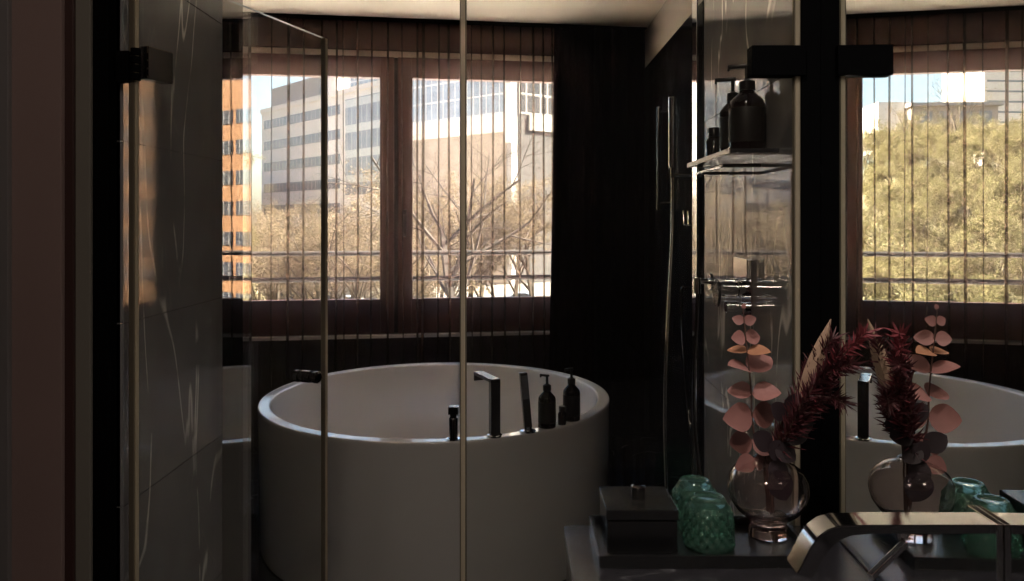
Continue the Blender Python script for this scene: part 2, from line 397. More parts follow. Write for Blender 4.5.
# left jamb seen at the picture's edge: stepped mouldings
for nm, px, f0, f1, mm in (('trim_4', 117, 1.418, 1.45, 'black'), ('trim_5', 93, 1.409, 1.4175, 'door_grey'), ('trim_6', 76, 1.400, 1.4085, 'door_red'), ('trim_7', 65, 1.388, 1.3995, 'door_wood'), ('trim_8', 12, 1.376, 1.3875, 'gray_metal')):
    b = BM(); box(b, -1.0, XA(px, f1), f0, f1, 0, CEIL, 0.0015); S(nm, b, M[mm])
# black post where the partition meets the mirror
b = BM(); mbox(b, ZG - 0.010, ZG + 0.012, 0.0, 0.034, 0, CEIL, 0.001); S('trim_9', b, M['black'])

# ------------------------------------------------------------------ windows
def window(name, xa, xb, pa, pb, handle_x=None):
    w = empty(name, WP((xa + xb) / 2, 0, HF0), kind='structure')
    b = BM(); h0, h1, p0, p1 = HF0, HF1, HP0, HP1
    fa, fb = -0.10, -0.015
    wbox(b, xa, pa, fa, fb, h0, h1, 0.004); wbox(b, pb, xb, fa, fb, h0, h1, 0.004)
    wbox(b, pa, pb, fa, fb, p1, h1, 0.004); wbox(b, pa, pb, fa, fb, h0, p0, 0.004)
    for s0, s1, q0, q1 in ((pa - 0.012, pa + 0.004, p0 - 0.01, p1 + 0.01), (pb - 0.004, pb + 0.012, p0 - 0.01, p1 + 0.01)):
        wbox(b, s0, s1, fb, fb + 0.008, q0, q1, 0.002)
    wbox(b, pa - 0.012, pb + 0.012, fb, fb + 0.008, p1 - 0.004, p1 + 0.012, 0.002)
    wbox(b, pa - 0.012, pb + 0.012, fb, fb + 0.008, p0 - 0.012, p0 + 0.004, 0.002)
    obj('window_frame', b, M['wood_frame'], w)
    b = BM(); wbox(b, pa - 0.004, pb + 0.004, -0.066, -0.058, p0 - 0.01, p1 + 0.01); obj('window_pane', b, M['pane'], w)
    if handle_x is not None:
        b = BM(); c = WP(handle_x, fb + 0.006, 1.42)
        hz = 1.42 - (225 - HY) / F * 4.98
        wbox(b, handle_x - 0.014, handle_x + 0.014, fb, fb + 0.010, hz - 0.045, hz + 0.10, 0.003)
        wbox(b, handle_x - 0.010, handle_x + 0.010, fb + 0.010, fb + 0.045, hz + 0.045, hz + 0.065, 0.003)
        wbox(b, handle_x - 0.010, handle_x + 0.010, fb + 0.030, fb + 0.045, hz - 0.075, hz + 0.065, 0.004)
        obj('window_handle', b, M['chrome'], w)
    return w
xm = WX(396)
window('window_1', WL - 0.05, xm - 0.012, WL + 0.03, WX(380.5))
window('window_2', xm + 0.012, WR + 0.05, WX(412), WR - 0.03, WX(404.5))
b = BM(); wbox(b, xm - 0.012, xm + 0.012, -0.10, -0.04, HF0, HF1); S('window_mullion', b, M['black'])

# unseen pale slab added below the window to bounce sun onto the ceiling
b = BM(); wbox(b, -5.5, 5.0, -4.2, -0.165, 0.25, 0.45); tag(obj('bounce_slab', b, M['bounce_white'], None, loc=WP(0, -2, 0.45)), kind='structure')
# safety rail outside
rl = empty('balcony_railing', WP(-0.5, -0.45, 0.9), 'pair of grey horizontal safety rails just outside the bathroom window', 'railing')
for hh, y in ((253.0, 0), (278.5, 1)):
    h = CAMH - (hh - HY) / F * 5.47
    b = BM(); pts = [WP(x, -0.47, h) for x in (-3.0, -1.2, 0.2, 1.3)]
    tube(b, pts, 0.018, 10); obj('rail', b, M['rail'], rl, True)
for x in (-2.9, WX(396), 1.2):
    b = BM(); wbox(b, x - 0.012, x + 0.012, -0.49, -0.45, 0.46, CAMH - (250 - HY) / F * 5.47, 0.002); obj('post', b, M['rail'], rl)

# ------------------------------------------------------------------ curtains
random.seed(4)
OFFS = 0.072
folds = [188, 199, 213, 222, 236, 250, 272, 289, 304, 322, 337, 343, 357.6, 372, 388, 402, 417.6, 423.5, 439, 448.6, 471.5, 481, 493, 504, 520.5, 533, 543, 552]
fx = [(-1.66 + 0.05 * i) for i in range(0)] + [WX(p, OFFS) for p in folds]
x = -2.2; pts = []
for i, cx in enumerate(fx):
    n = 4
    prev = pts[-1] if pts else WP(x, OFFS)
    x0 = x
    for k in range(1, n):                     # loose span, slightly bellied
        t = k / n; xx = x0 + (cx - x0) * t
        pts.append(WP(xx, OFFS + 0.012 * math.sin(PI * t) * (1 if i % 2 else -0.7)))
    r = random.choice((0.004, 0.006, 0.008, 0.009, 0.011)); turns = random.choice((12, 24, 24, 24, 24))
    c = WP(cx, OFFS + r)
    for k in range(25):                       # small rolled pleat
        a = -PI / 2 + 2 * PI * k * turns / 24 / 12
        pts.append(c + WU * (r * math.cos(a) * (1 - k / 60) + 0.004 * (k / 24 - 0.5)) + WN * (-r * math.sin(-a) * (1 - k / 60)))
    x = cx

ph = [random.uniform(0, 6.28) for _ in fx]
def sh_drift(i, t):
    k = min(len(ph) - 1, i // 28); s = 0.010 * math.sin(2.2 * t + ph[k]) * (1 - t)
    return (WU.x * s, WU.y * s)
b = BM(); ribbon(b, [(p.x, p.y) for p in pts], 0.012, CEIL - 0.012, 10, sh_drift)
tag(obj('sheer_curtain', b, M['sheer'], None, True, loc=WP(-0.5, OFFS, 0)), 'thin brown see-through curtain with narrow pleats hanging across the window', 'curtain')
b = BM(); ptsd = []
xa, xb = WX(554, 0.078), XR - 0.03
nn = 150
for k in range(nn + 1):
    t = k / nn; xx = xa + (xb - xa) * t
    o = 0.078 + 0.024 * math.sin(t * 2 * PI * 7 + 0.6 * math.sin(t * 9)) + 0.006 * math.sin(t * 41)
    ptsd.append(WP(xx, o))
def dr_drift(i, t):
    k = (1 - t) ** 1.5; u = 1 - i / nn
    s = -0.045 * k * u ** 2; return (WU.x * s, WU.y * s)
ribbon(b, [(p.x, p.y) for p in ptsd], 0.01, CEIL - 0.012, 10, dr_drift)
d_ = obj('blackout_curtain', b, M['drape'], None, True, loc=WP(0.45, 0.175, 0))
tag(d_, 'heavy black drape gathered in folds at the right side of the window', 'curtain')
so = d_.modifiers.new('thick', 'SOLIDIFY'); so.thickness = 0.003

b = BM(); wbox(b, -2.45, XR - 0.02, 0.036, 0.112, CEIL - 0.010, CEIL - 0.0005, 0.002)
tag(obj('curtain_rail', b, M['black'], None, loc=WP(-0.5, 0.22, CEIL)), 'black curtain rail cover along the ceiling over the window', 'curtain rail')
# ------------------------------------------------------------------ glass partition, door, mirror
def pane_thing(name, label, cat, p0, p1, h0, h1, mat, th=0.010, edge0=True, edge1=True, ew=0.012):
    p0, p1 = Vector(p0), Vector(p1); u = (p1 - p0).normalized(); n = Vector((u.y, -u.x, 0)); c = (p0 + p1) / 2
    r = empty(name, (c.x, c.y, h0), label, cat)
    L = (p1 - p0).length
    b = BM(); obox(b, (c.x, c.y, (h0 + h1) / 2), u, n, (0, 0, 1), L / 2, th / 2, (h1 - h0) / 2)
    b.normal_update()
    for f in b.faces: f.material_index = 1 if abs(f.normal.z) > 0.9 else 0
    obj('glass', b, [mat, M['edge_dark']], r)
    for on, q, s in ((edge0, p0, 1), (edge1, p1, -1)):
        if not on: continue
        b = BM(); e = q - u * s * (ew / 2)
        obox(b, (e.x, e.y, (h0 + h1) / 2), u, n, (0, 0, 1), ew / 2, th / 2 + 0.001, (h1 - h0) / 2, 0.001)
        sm = obj('edge_seal', b, M['seal_dark'], r)
        b = BM(); obox(b, (e.x, e.y, (h0 + h1) / 2), u, n, (0, 0, 1), ew * 0.32, th / 2 + 0.003, (h1 - h0) / 2 - 0.001, 0.001)
        tag(obj('bead', b, M['glass_edge'], sm), 'pale translucent bead')
    return r, u, n
GT = 1.90
fp, fu, fn = pane_thing('glass_partition', 'clear fixed glass panel with pale edge strip in front of the tub', 'glass panel',
    (XA(466.5, ZG), ZG, 0), (XA(793, ZG), ZG, 0), 0.012, 2.2, M['shower_glass'])
b = BM(); box(b, XA(749.5, ZG), XA(803, ZG), ZG - 0.017, ZG + 0.017, HA(77, ZG), HA(47, ZG), 0.002)
obj('hinge', b, M['black'], fp)
DA = Vector((-0.706, 1.452, 0)); DB = Vector((XA(323, 2.05), 2.05, 0))
dr, du, dn = pane_thing('glass_door', 'open clear glass door with dark hinge and round knob swung towards the tub', 'glass door',
    DA, DB, 0.012, HA(38, 2.05), M['door_glass'], ew=0.013)
if dn.x < 0: dn = -dn
hb = empty('hinge', (0, 0, 0)); hb.parent = dr
hb.location = Vector((0, 0, 0))
b = BM(); cc = DA + du * 0.047; obox(b, (cc.x, cc.y, HA(66, 1.5)), du, dn, (0, 0, 1), 0.032, 0.012, 0.031, 0.002)
bpy.data.objects.remove(hb)
hg = obj('hinge', b, M['chrome_dark'], dr)
b = BM()
for k in range(4):
    lathe(b, [(0, 0), (0.009, 0), (0.009, 0.012), (0, 0.012)], (DA.x + 0.004, DA.y - 0.012, HA(66, 1.46) - 0.030 + k * 0.0155), seg=20)
box(b, -0.735, -0.712, 1.432, 1.447, HA(66, 1.43) - 0.029, HA(66, 1.43) + 0.029, 0.001)
obj('knuckle', b, M['black'], hg)
kc = DA + du * (0.882 * 0.657); kc = Vector((-0.5286, 1.977, 1.021))
b = BM()
kp = [(0, -0.036), (0.012, -0.036), (0.0155, -0.033), (0.0155, -0.022), (0.0115, -0.019), (0.0115, -0.015), (0.0155, -0.012), (0.0155, 0.012), (0.0115, 0.015), (0.0115, 0.019), (0.0155, 0.022), (0.0155, 0.033), (0.012, 0.036), (0, 0.036)]
lathe(b, kp, kc, dn, 28); obj('door_knob', b, M['chrome_dark'], dr, True)
# reflecting side panel at the end of the pier, its last strip clear
bL = -0.05
def PX(z): return XL - 0.0005 + bL * (z - 1.94)
sd_ = empty('glass_side_screen', (PX(2.05), 2.05, 0), 'narrow dark reflecting glass screen standing at the far end of the marble pier', 'glass screen')
uL = Vector((bL, 1, 0)).normalized(); nL = Vector((uL.y, -uL.x, 0))
za, zb, zc = 1.943, 2.113, 2.19
def side(z0, z1, th, mat, name):
    b = BM(); c = Vector(((PX(z0) + PX(z1)) / 2, (z0 + z1) / 2, CEIL / 2)) - nL * (th / 2)
    obox(b, c, uL, nL, (0, 0, 1), (z1 - z0) / 2, th / 2, CEIL / 2 - 0.004); return obj(name, b, M[mat], sd_)
side(za, zb, 0.012, 'black_mirror', 'dark_pane'); side(zb + 0.0005, zc, 0.008, 'side_glass', 'clear_pane')

mr = empty('wall_mirror', MP(0.7, 0, 0.86), 'large frameless mirror covering the wall above the black vanity', 'mirror')
b = BM(); mbox(b, -0.6, ZG - 0.0105, -0.007, 0.0, 0.882, CEIL - 0.01); obj('glass', b, M['mirror'], mr)
b = BM(); mbox(b, -0.6, ZG - 0.0105, -0.006, 0.0015, 0.8725, 0.8815); obj('trim_strip', b, M['chrome_dark'], mr)

# ------------------------------------------------------------------ bathtub
TX, TZ, TR, TH = -0.359, 3.6, 0.791, 0.614
RW = 0.055
b = BM()
prof = [(0, 0.0), (TR - 0.03, 0.0), (TR - 0.012, 0.006), (TR - 0.006, 0.03), (TR, TH - 0.02), (TR, TH - 0.006), (TR - 0.002, TH - 0.002), (TR - 0.006, TH), (TR - 0.009, TH), (TR - 0.013, TH),
        (TR - RW + 0.013, TH), (TR - RW + 0.009, TH), (TR - RW + 0.006, TH), (TR - RW + 0.001, TH - 0.003), (TR - RW - 0.002, TH - 0.01), (TR - RW - 0.02, TH - 0.2), (TR - RW - 0.05, 0.20), (TR - RW - 0.10, 0.13), (TR - RW - 0.2, 0.10), (0.05, 0.092), (0, 0.092)]
lathe(b, prof, (TX, TZ, 0.0005), seg=128)
bt = obj('bathtub', b, M['tub'], None, True, loc=(TX, TZ, 0))
tag(bt, 'large round white freestanding bathtub in front of the window', 'bathtub')
b = BM(); lathe(b, [(0, 0.0), (0.035, 0.0), (0.035, 0.004), (0.028, 0.006), (0, 0.006)], (TX, TZ, 0.093), seg=32); obj('drain', b, M['chrome'], bt, True)
def rim(px, rr=TR - 0.027):
    lo, hi = -PI, 0.0
    best = None
    for k in range(4000):
        a = -PI + PI * k / 4000
        X, Z = TX + rr * math.cos(a), TZ + rr * math.sin(a)
        e = abs(CX + F * X / Z - px)
        if (best is None or e < best[0]) and math.sin(a) < 0.2: best = (e, X, Z, a)
    return best[1], best[2], best[3]
def inward(a): return Vector((-math.cos(a), -math.sin(a), 0)), Vector((-math.sin(a), math.cos(a), 0))
T = TH + 0.001
# tub spout
x, z, a = rim(494.5); ni, nt_ = inward(a)
sp = empty('tub_spout', (x, z, T), 'tall square chrome spout standing on the rim of the round tub', 'tap')
b = BM(); lathe(b, [(0, 0), (0.029, 0), (0.029, 0.006), (0.026, 0.008), (0, 0.008)], (x, z, T), seg=28); obj('base_ring', b, M['chrome'], sp, True)
hd = Vector((-0.42, 0.91, 0)); hs_ = Vector((0.91, 0.42, 0))
b = BM(); HS = 0.212
obox(b, (x, z, T + 0.008 + (HS - 0.008) / 2), hs_, hd, (0, 0, 1), 0.019, 0.012, (HS - 0.008) / 2, 0.002)
q = Vector((x, z, 0)) + hd * 0.075
obox(b, (q.x, q.y, T + HS - 0.005), hs_, hd, (0, 0, 1), 0.019, 0.087, 0.007, 0.002)
q = Vector((x, z, 0)) + hd * 0.158
obox(b, (q.x, q.y, T + HS - 0.018), hs_, hd, (0, 0, 1), 0.019, 0.004, 0.016, 0.001)
obj('spout', b, M['chrome_dark'], sp)
# hand shower on the rim
x, z, a = rim(528)
hsx = empty('tub_hand_shower', (x, z, T), 'slim chrome hand shower stick parked upright on the tub rim', 'hand shower')
b = BM(); lathe(b, [(0, 0), (0.030, 0), (0.030, 0.005), (0.016, 0.009), (0.013, 0.02), (0, 0.02)], (x, z, T), seg=28); obj('base_ring', b, M['chrome'], hsx, True)
b = BM(); ld = Vector((-0.09, 0.02, 1)).normalized(); lu = Vector((0.95, 0.3, 0)); lu = (lu - ld * lu.dot(ld)).normalized(); lw = ld.cross(lu)
q = Vector((x, z, T + 0.012)) + ld * 0.107
obox(b, q, lu, lw, ld, 0.015, 0.010, 0.105, 0.003); obj('handle', b, M['chrome_dark'], hsx)
b = BM(); q2 = q + ld * 0.05 + lu * 0.0; obox(b, q2 - lw * 0.0095 * (1 if lw.y > 0 else -1), lu, lw, ld, 0.0125, 0.0012, 0.045, 0.0004); obj('spray_face', b, M['chrome'], hsx)
# lever on the rim
x, z, a = rim(453.5)
lv = empty('tub_tap_lever', (x, z, T), 'short dark mixer control standing on the tub rim left of the spout', 'tap')
b = BM(); lathe(b, [(0, 0), (0.024, 0), (0.024, 0.005), (0, 0.005)], (x, z, T), seg=28); obj('base_ring', b, M['chrome'], lv, True)
b = BM(); lathe(b, [(0.0, 0.005), (0.0165, 0.005), (0.0165, 0.078), (0.015, 0.08), (0, 0.08)], (x, z, T), seg=28); obj('body', b, M['chrome_dark'], lv, True)
b = BM(); obox(b, (x, z, T + 0.108), (1, 0, 0), (0, 1, 0), (0, 0, 1), 0.0185, 0.0185, 0.014, 0.003)
obox(b, (x, z, T + 0.086), (1, 0, 0), (0, 1, 0), (0, 0, 1), 0.012, 0.012, 0.008, 0.002); obj('lever', b, M['chrome_dark'], lv)

# ------------------------------------------------------------------ bottles
def pump_bottle(name, loc, r, H, label, cat, group, yaw, nozzle=0.038):
    t = empty(name, loc, label, cat, group); x, y, z = loc; hb_ = H * 0.62
    b = BM(); lathe(b, [(0, 0.0), (r * 0.9, 0.0), (r, r * 0.08), (r, hb_ * 0.86), (r * 0.93, hb_ * 0.93), (r * 0.6, hb_ * 1.03), (r * 0.42, hb_ * 1.08), (r * 0.40, hb_ * 1.16), (0, hb_ * 1.16)], loc, seg=40)
    obj('body', b, M['bottle'], t, True)
    b = BM(); lathe(b, [(r * 1.006, hb_ * 0.16), (r * 1.012, hb_ * 0.17), (r * 1.012, hb_ * 0.78), (r * 1.006, hb_ * 0.79)], loc, seg=40); obj('label_band', b, M['label_d'], t, True)
    b = BM(); lathe(b, [(0, hb_ * 1.12), (r * 0.47, hb_ * 1.12), (r * 0.47, hb_ * 1.28), (r * 0.25, hb_ * 1.31), (r * 0.14, hb_ * 1.33), (r * 0.14, H * 0.955), (0, H * 0.955)], loc, seg=28)
    obj('collar', b, M['pump'], t, True)
    d = Vector((math.cos(yaw), math.sin(yaw), 0)); s = Vector((-d.y, d.x, 0))
    b = BM(); c = Vector(loc) + Vector((0, 0, H * 0.975)) + d * (nozzle / 2 - 0.008)
    obox(b, c, d, s, (0, 0, 1), nozzle / 2, 0.0055, 0.0045, 0.002)
    c2 = Vector(loc) + Vector((0, 0, H * 0.955)) + d * (nozzle - 0.010); obox(b, c2, d, s, (0, 0, 1), 0.0028, 0.003, 0.006, 0.001)
    obj('pump', b, M['pump'], t, True)
    return t
def jar(name, loc, r, H, label, cat, group=None):
    t = empty(name, loc, label, cat, group)
    b = BM(); lathe(b, [(0, 0), (r * 0.92, 0), (r, r * 0.1), (r, H * 0.6), (r * 0.7, H * 0.7), (r * 0.62, H * 0.74), (0, H * 0.74)], loc, seg=28); obj('body', b, M['bottle'], t, True)
    b = BM(); lathe(b, [(0, H * 0.72), (r * 0.78, H * 0.72), (r * 0.8, H * 0.97), (r * 0.72, H), (0, H)], loc, seg=28); obj('cap', b, M['pump'], t, True)
    return t
x, z, a = rim(547, TR - 0.034); pump_bottle('soap_bottle', (x, z, T), 0.0345, 0.205, 'left brown pump bottle on the tub rim, beside the hand shower', 'bottle', 'pump bottles on the tub rim', 2.6)
x, z, a = rim(571.5, TR - 0.036); pump_bottle('soap_bottle', (x, z, T), 0.0345, 0.21, 'right brown pump bottle on the tub rim, farthest along the edge', 'bottle', 'pump bottles on the tub rim', 3.6)
x, z, a = rim(562.0, TR - 0.022); jar('small_bottle', (x, z, T), 0.0165, 0.072, 'tiny brown capped bottle between the two pump bottles on the tub', 'bottle')
# shelf on the polished wall
sh = empty('wall_shelf', MP(1.9, 0, 1.565), 'dark stone shelf on the polished wall holding pump bottles', 'shelf')
b = BM(); mbox(b, 1.66, 2.12, 0.0005, 0.105, 1.563, 1.572, 0.001); obj('board', b, M['marble_counter'], sh)
b = BM(); mbox(b, 1.655, 2.125, 0.105, 0.108, 1.562, 1.573, 0.0005)
mbox(b, 2.12, 2.124, 0.0005, 0.105, 1.562, 1.573, 0.0005); obj('edge_band', b, M['brass_dark'], sh)
b = BM(); tube(b, [MP(2.10, 0.001, 1.545), MP(2.10, 0.085, 1.545), MP(1.80, 0.085, 1.545), MP(1.80, 0.001, 1.545)], 0.0045, 10); obj('hanging_bar', b, M['chrome_dark'], sh, True)
T2 = 1.573
p = MP(1.748, 0.046, T2); pump_bottle('soap_bottle', p, 0.0395, 0.197, 'larger dark pump bottle at the near end of the wall shelf', 'bottle', 'pump bottles on the wall shelf', 2.75, 0.05)
p = MP(1.875, 0.046, T2); pump_bottle('soap_bottle', p, 0.0315, 0.19, 'slimmer dark pump bottle behind the larger one on the wall shelf', 'bottle', 'pump bottles on the wall shelf', 2.75, 0.05)
p = MP(2.02, 0.058, T2); jar('small_bottle', p, 0.02, 0.085, 'small brown bottle at the far end of the wall shelf', 'bottle')

# ------------------------------------------------------------------ shower fittings
hz = 2.95
sr = empty('hand_shower', (XA(674, hz), hz, HA(165, hz)), 'polished stick hand shower upright in its bracket beside the black tile wall', 'hand shower')
b = BM(); pA, pB = P(672.3, 168, hz), P(672.3, 97, hz); tube(b, [pA, pA.lerp(pB, .02), pB - Vector((0, 0, .003)), pB], [0.012, 0.0145, 0.0145, 0.012], 20); obj('handle', b, M['chrome'], sr, True)
b = BM(); tube(b, [P(673, 178, hz), P(673, 166, hz)], [0.008, 0.010], 16); obj('hose_nut', b, M['chrome_dark'], sr, True)
b = BM(); q = P(678.5, 176, hz); tube(b, [P(674, 176, hz), (XR - 0.001, hz, q.z)], 0.009, 14); lathe(b, [(0, 0), (0.024, 0), (0.024, 0.008), (0, 0.008)], (XR - 0.0005, hz, q.z), (-1, 0, 0), 24); obj('bracket', b, M['chrome_dark'], sr, True)
# second slim bar, the slide rail
sl = empty('shower_rail', (XR - 0.04, 3.05, 1.3), 'thin dark vertical rail behind the hand shower on the black tile wall', 'shower rail')
b = BM(); xx = XR - 0.05; zq = (XR - 0.05) / ((658.5 - CX) / F); tube(b, [(xx, zq, HA(210, zq)), (xx, zq, HA(107, zq))], 0.011, 14); obj('bar', b, M['chrome_dark'], sl, True)
for hh in (HA(112, zq), HA(203, zq)):
    b = BM(); tube(b, [(xx, zq, hh), (XR, zq, hh)], 0.009, 12); obj('bracket', b, M['chrome_dark'], sl, True)
def hose(name, ctrl, r, label, mat='hose'):
    b = BM(); tube(b, spline(ctrl, 10), r, 10); o = obj(name, b, M[mat], None, True, loc=ctrl[0]); tag(o, label, 'hose', 'shower hoses'); return o
hose('shower_hose', [P(673, 178, hz), P(673.0, 210, hz), P(672, 250, hz - .02), P(669.5, 300, hz - .05), P(666.5, 360, hz - .08), P(665.5, 420, hz - .10), P(666.5, 470, hz - .10), P(669, 530, hz - .10), P(673, 575, hz - .09), P(680, 590.5, hz), P(690, 585, hz + .05), P(694, 540, hz + .08)], 0.0085,
     'thick shiny hose hanging from the stick hand shower')
# mixer on the polished wall
zm = 1.90
mxr = empty('shower_mixer', MP(zm, 0, HA(290, zm)), 'chrome thermostatic shower mixer on the polished marble wall below the shelf', 'tap')
b = BM(); mbox(b, zm - 0.042, zm + 0.042, 0.0005, 0.007, HA(316, zm), HA(259, zm), 0.001); obj('wall_plate', b, M['chrome'], mxr)
def mcyl(bm, z, h, o0, o1, r, seg=24): lathe(bm, [(0, o0), (r, o0), (r, o1 - .002), (r - .002, o1), (0, o1)], MP(z, 0, h), MN, seg)
b = BM(); mcyl(b, zm, HA(289, zm), 0.007, 0.030, 0.021); mcyl(b, zm, HA(289, zm), 0.030, 0.075, 0.0185); obj('body', b, M['chrome'], mxr, True)
b = BM(); mcyl(b, zm, HA(293, zm), 0.076, 0.082, 0.034, 36); obj('knob', b, M['black_gloss'], mxr, True)
b = BM(); mcyl(b, zm, HA(307, zm), 0.007, 0.030, 0.012); mcyl(b, zm, HA(307, zm), 0.030, 0.058, 0.015); obj('knob', b, M['chrome'], mxr, True)
b = BM(); mbox(b, zm - 0.055, zm + 0.07, 0.018, 0.021, HA(280, zm), HA(258, zm), 0.0008); obj('lever', b, M['chrome'], mxr)
b = BM(); q = MP(zm + .05, 0.0005, HA(283, zm)); e = P(697.5, 283, zm + .05)
tube(b, [q, (e.x, e.y, q.z)], 0.007, 16); tube(b, [(e.x, e.y, q.z + 0.01), (e.x, e.y, q.z - 0.03)], 0.009, 16)
lathe(b, [(0, 0), (0.022, 0), (0.022, 0.006), (0, 0.006)], MP(zm + .05, 0.08, q.z), MN, 28); obj('outlet_elbow', b, M['chrome'], mxr, True)
zz = zm + .05
hose('shower_hose', [P(697.5, 292, zz), P(697, 320, zz), P(694.5, 360, zz), P(694, 400, zz), P(695, 430, zz), P(698, 460, zz), P(702, 490, zz - .02), P(705, 540, zz - .02), (0.476, zz - .03, 0.05), (0.47, zz + .05, 0.006), (0.455, zz + .2, 0.0055)], 0.0048,
     'thin dark hose hanging from the elbow of the wall mixer', 'chrome_dark')
zh = 3.92
hose('shower_hose', [P(684, 287, zh) + Vector((0.02, 0, 0.0)), P(682, 288, zh), P(681.5, 300, zh), P(682, 330, zh), P(684, 360, zh), P(687, 400, zh), P(690, 430, zh - .05), P(692, 470, zh - .1), P(693, 500, zh - .15)], 0.007,
     'thin grey hose against the black tile between the other two hoses', 'chrome_dark')
# small holder on the tile wall
hk = empty('cup_holder', (XR, 3.65, HA(218, 3.65)), 'small chrome double holder on the black tile wall', 'holder')
for dz in (-0.05, 0.05):
    b = BM(); q = Vector((XR - 0.05, 3.65 + dz, HA(218, 3.65))); lathe(b, [(0, -0.035), (0.022, -0.035), (0.024, -0.03), (0.028, 0.035), (0.025, 0.035), (0.025, -0.028), (0, -0.028)], q, seg=24); obj('cup', b, M['chrome_dark'], hk, True)
b = BM(); box(b, XR - 0.03, XR, 3.57, 3.73, HA(218, 3.65) - 0.006, HA(218, 3.65) + 0.006, 0.002); obj('bracket', b, M['chrome_dark'], hk)

# ------------------------------------------------------------------ vanity
CT = 0.87
XCL = 0.0875
vn = empty('vanity_cabinet', (0.32, 0.8, 0), 'black vanity cabinet with drawers under the dark marble worktop', 'cabinet')
def vx(z, off=0.0): return mx_(z) - off
b = BM(); x1 = mx_(0.3) - 0.002
box(b, XCL + 0.022, x1, 0.25, ZG - 0.036, 0.12, CT - 0.031, 0.002); obj('body', b, M['black_gloss'], vn)
for h0, h1 in ((0.14, 0.47), (0.48, 0.825)):
    dw = None
    b = BM(); box(b, XCL + 0.004, XCL + 0.0215, 0.27, ZG - 0.04, h0, h1, 0.002); dw = obj('drawer', b, M['black_gloss'], vn)
    b = BM(); box(b, XCL - 0.006, XCL + 0.004, 0.6, 1.0, h1 - 0.02, h1 - 0.008, 0.002); obj('handle', b, M['chrome_dark'], dw)
b = BM(); box(b, XCL + 0.05, x1, 0.3, ZG - 0.06, 0.0005, 0.12); obj('plinth', b, M['black'], vn)
b = BM()
v = [(XCL, 0.2), (mx_(0.2) - 0.0005, 0.2), (mx_(ZG - .03) - 0.0005, ZG - 0.03), (XCL, ZG - 0.03)]
lo = [b.verts.new((x, y, CT - 0.030)) for x, y in v]; hi = [b.verts.new((x, y, CT)) for x, y in v]
b.faces.new(lo[::-1]); b.faces.new(hi)
for k in range(4): b.faces.new((lo[k], lo[(k + 1) % 4], hi[(k + 1) % 4], hi[k]))
bmesh.ops.bevel(b, geom=list(b.edges), offset=0.002, segments=2, affect='EDGES')
tag(obj('vanity_worktop', b, M['marble_counter'], None, loc=(0.3, 0.8, CT)), 'dark veined marble worktop of the vanity in the lower right corner', 'worktop')

# tray
T3 = CT + 0.0008
ta, tb, tc_, td = XCL + 0.045, 0.478, 1.224, 1.392
tr = empty('serving_tray', ((ta + tb) / 2, (tc_ + td) / 2, T3), 'black lacquered rectangular tray on the marble worktop', 'tray')
b = BM(); box(b, ta, tb, tc_, td, T3, T3 + 0.006, 0.001); obj('base', b, M['black_gloss'], tr)
b = BM(); w_ = 0.007; hh = T3 + 0.020
box(b, ta, tb, tc_, tc_ + w_, T3 + 0.004, hh, 0.001); box(b, ta, tb, td - w_, td, T3 + 0.004, hh, 0.001)
box(b, ta, ta + w_, tc_ + w_, td - w_, T3 + 0.004, hh, 0.001); box(b, tb - w_, tb, tc_ + w_, td - w_, T3 + 0.004, hh, 0.001)
obj('rim', b, M['black_gloss'], tr)
TF = T3 + 0.0068
# lidded box
bx0, bx1, by0, by1 = 0.150, 0.2645, 1.265, 1.377
bxt = empty('lidded_box', ((bx0 + bx1) / 2, (by0 + by1) / 2, TF), 'square black box with a knobbed lid on the tray', 'box')
b = BM(); box(b, bx0, bx1, by0, by1, TF, TF + 0.052, 0.0015); obj('body', b, M['black_gloss'], bxt)
b = BM(); box(b, bx0 - 0.0015, bx1 + 0.0015, by0 - 0.0015, by1 + 0.0015, TF + 0.0535, TF + 0.070, 0.0015); ld_ = obj('lid', b, M['black_gloss'], bxt)
b = BM(); lathe(b, [(0, 0), (0.012, 0), (0.0115, 0.017), (0.0125, 0.020), (0.011, 0.021), (0, 0.021)], ((bx0 + bx1) / 2 + 0.002, (by0 + by1) / 2, TF + 0.070), seg=32); obj('knob', b, M['chrome_dark'], ld_, True)

# upside-down tumblers with a cut diamond pattern
def tumbler(loc, label):
    b = BM(); seg = 120; Hh = 0.082
    def rf(r, h, a, i):
        if not (1 <= i <= 46): return r
        n = 15; k = h / Hh * 8.5
        s = abs(math.sin(n * a / 2 + k * PI / 2 * 1.05)) + abs(math.sin(n * a / 2 - k * PI / 2 * 1.05))
        fade = min(1, (i - 1) / 3, (46 - i) / 6)
        return r + 0.0042 * fade * (s - 0.9)
    pr = [(0.0385, 0.0)]
    for k in range(1, 47):
        t = k / 46; h = t * Hh * 0.86
        pr.append((0.0405 - 0.0055 * t - (0.004 * max(0, t - .85) / .15 if t > .85 else 0), h))
    pr += [(0.0285, Hh * 0.93), (0.026, Hh * 0.975), (0.0245, Hh), (0.0215, Hh), (0.0195, Hh - 0.002), (0.012, Hh - 0.003), (0, Hh - 0.003)]
    inner = [(0, Hh - 0.016), (0.020, Hh - 0.017), (0.0265, Hh - 0.024), (0.0315, Hh * 0.4), (0.0355, 0.0)]
    lathe(b, pr + inner, loc, seg=seg, rfun=rf)
    # close the drinking edge
    bm_edges = [e for e in b.edges if e.is_boundary]
    bmesh.ops.bridge_loops(b, edges=bm_edges) if bm_edges else None
    bmesh.ops.recalc_face_normals(b, faces=b.faces)
    o = obj('tumbler', b, M['green_glass'], None, True, loc=loc)
    tag(o, label, 'glass', 'green cut-glass tumblers'); return o
tumbler((0.3225, 1.296, TF), 'front green cut-glass tumbler turned upside down beside the black box')
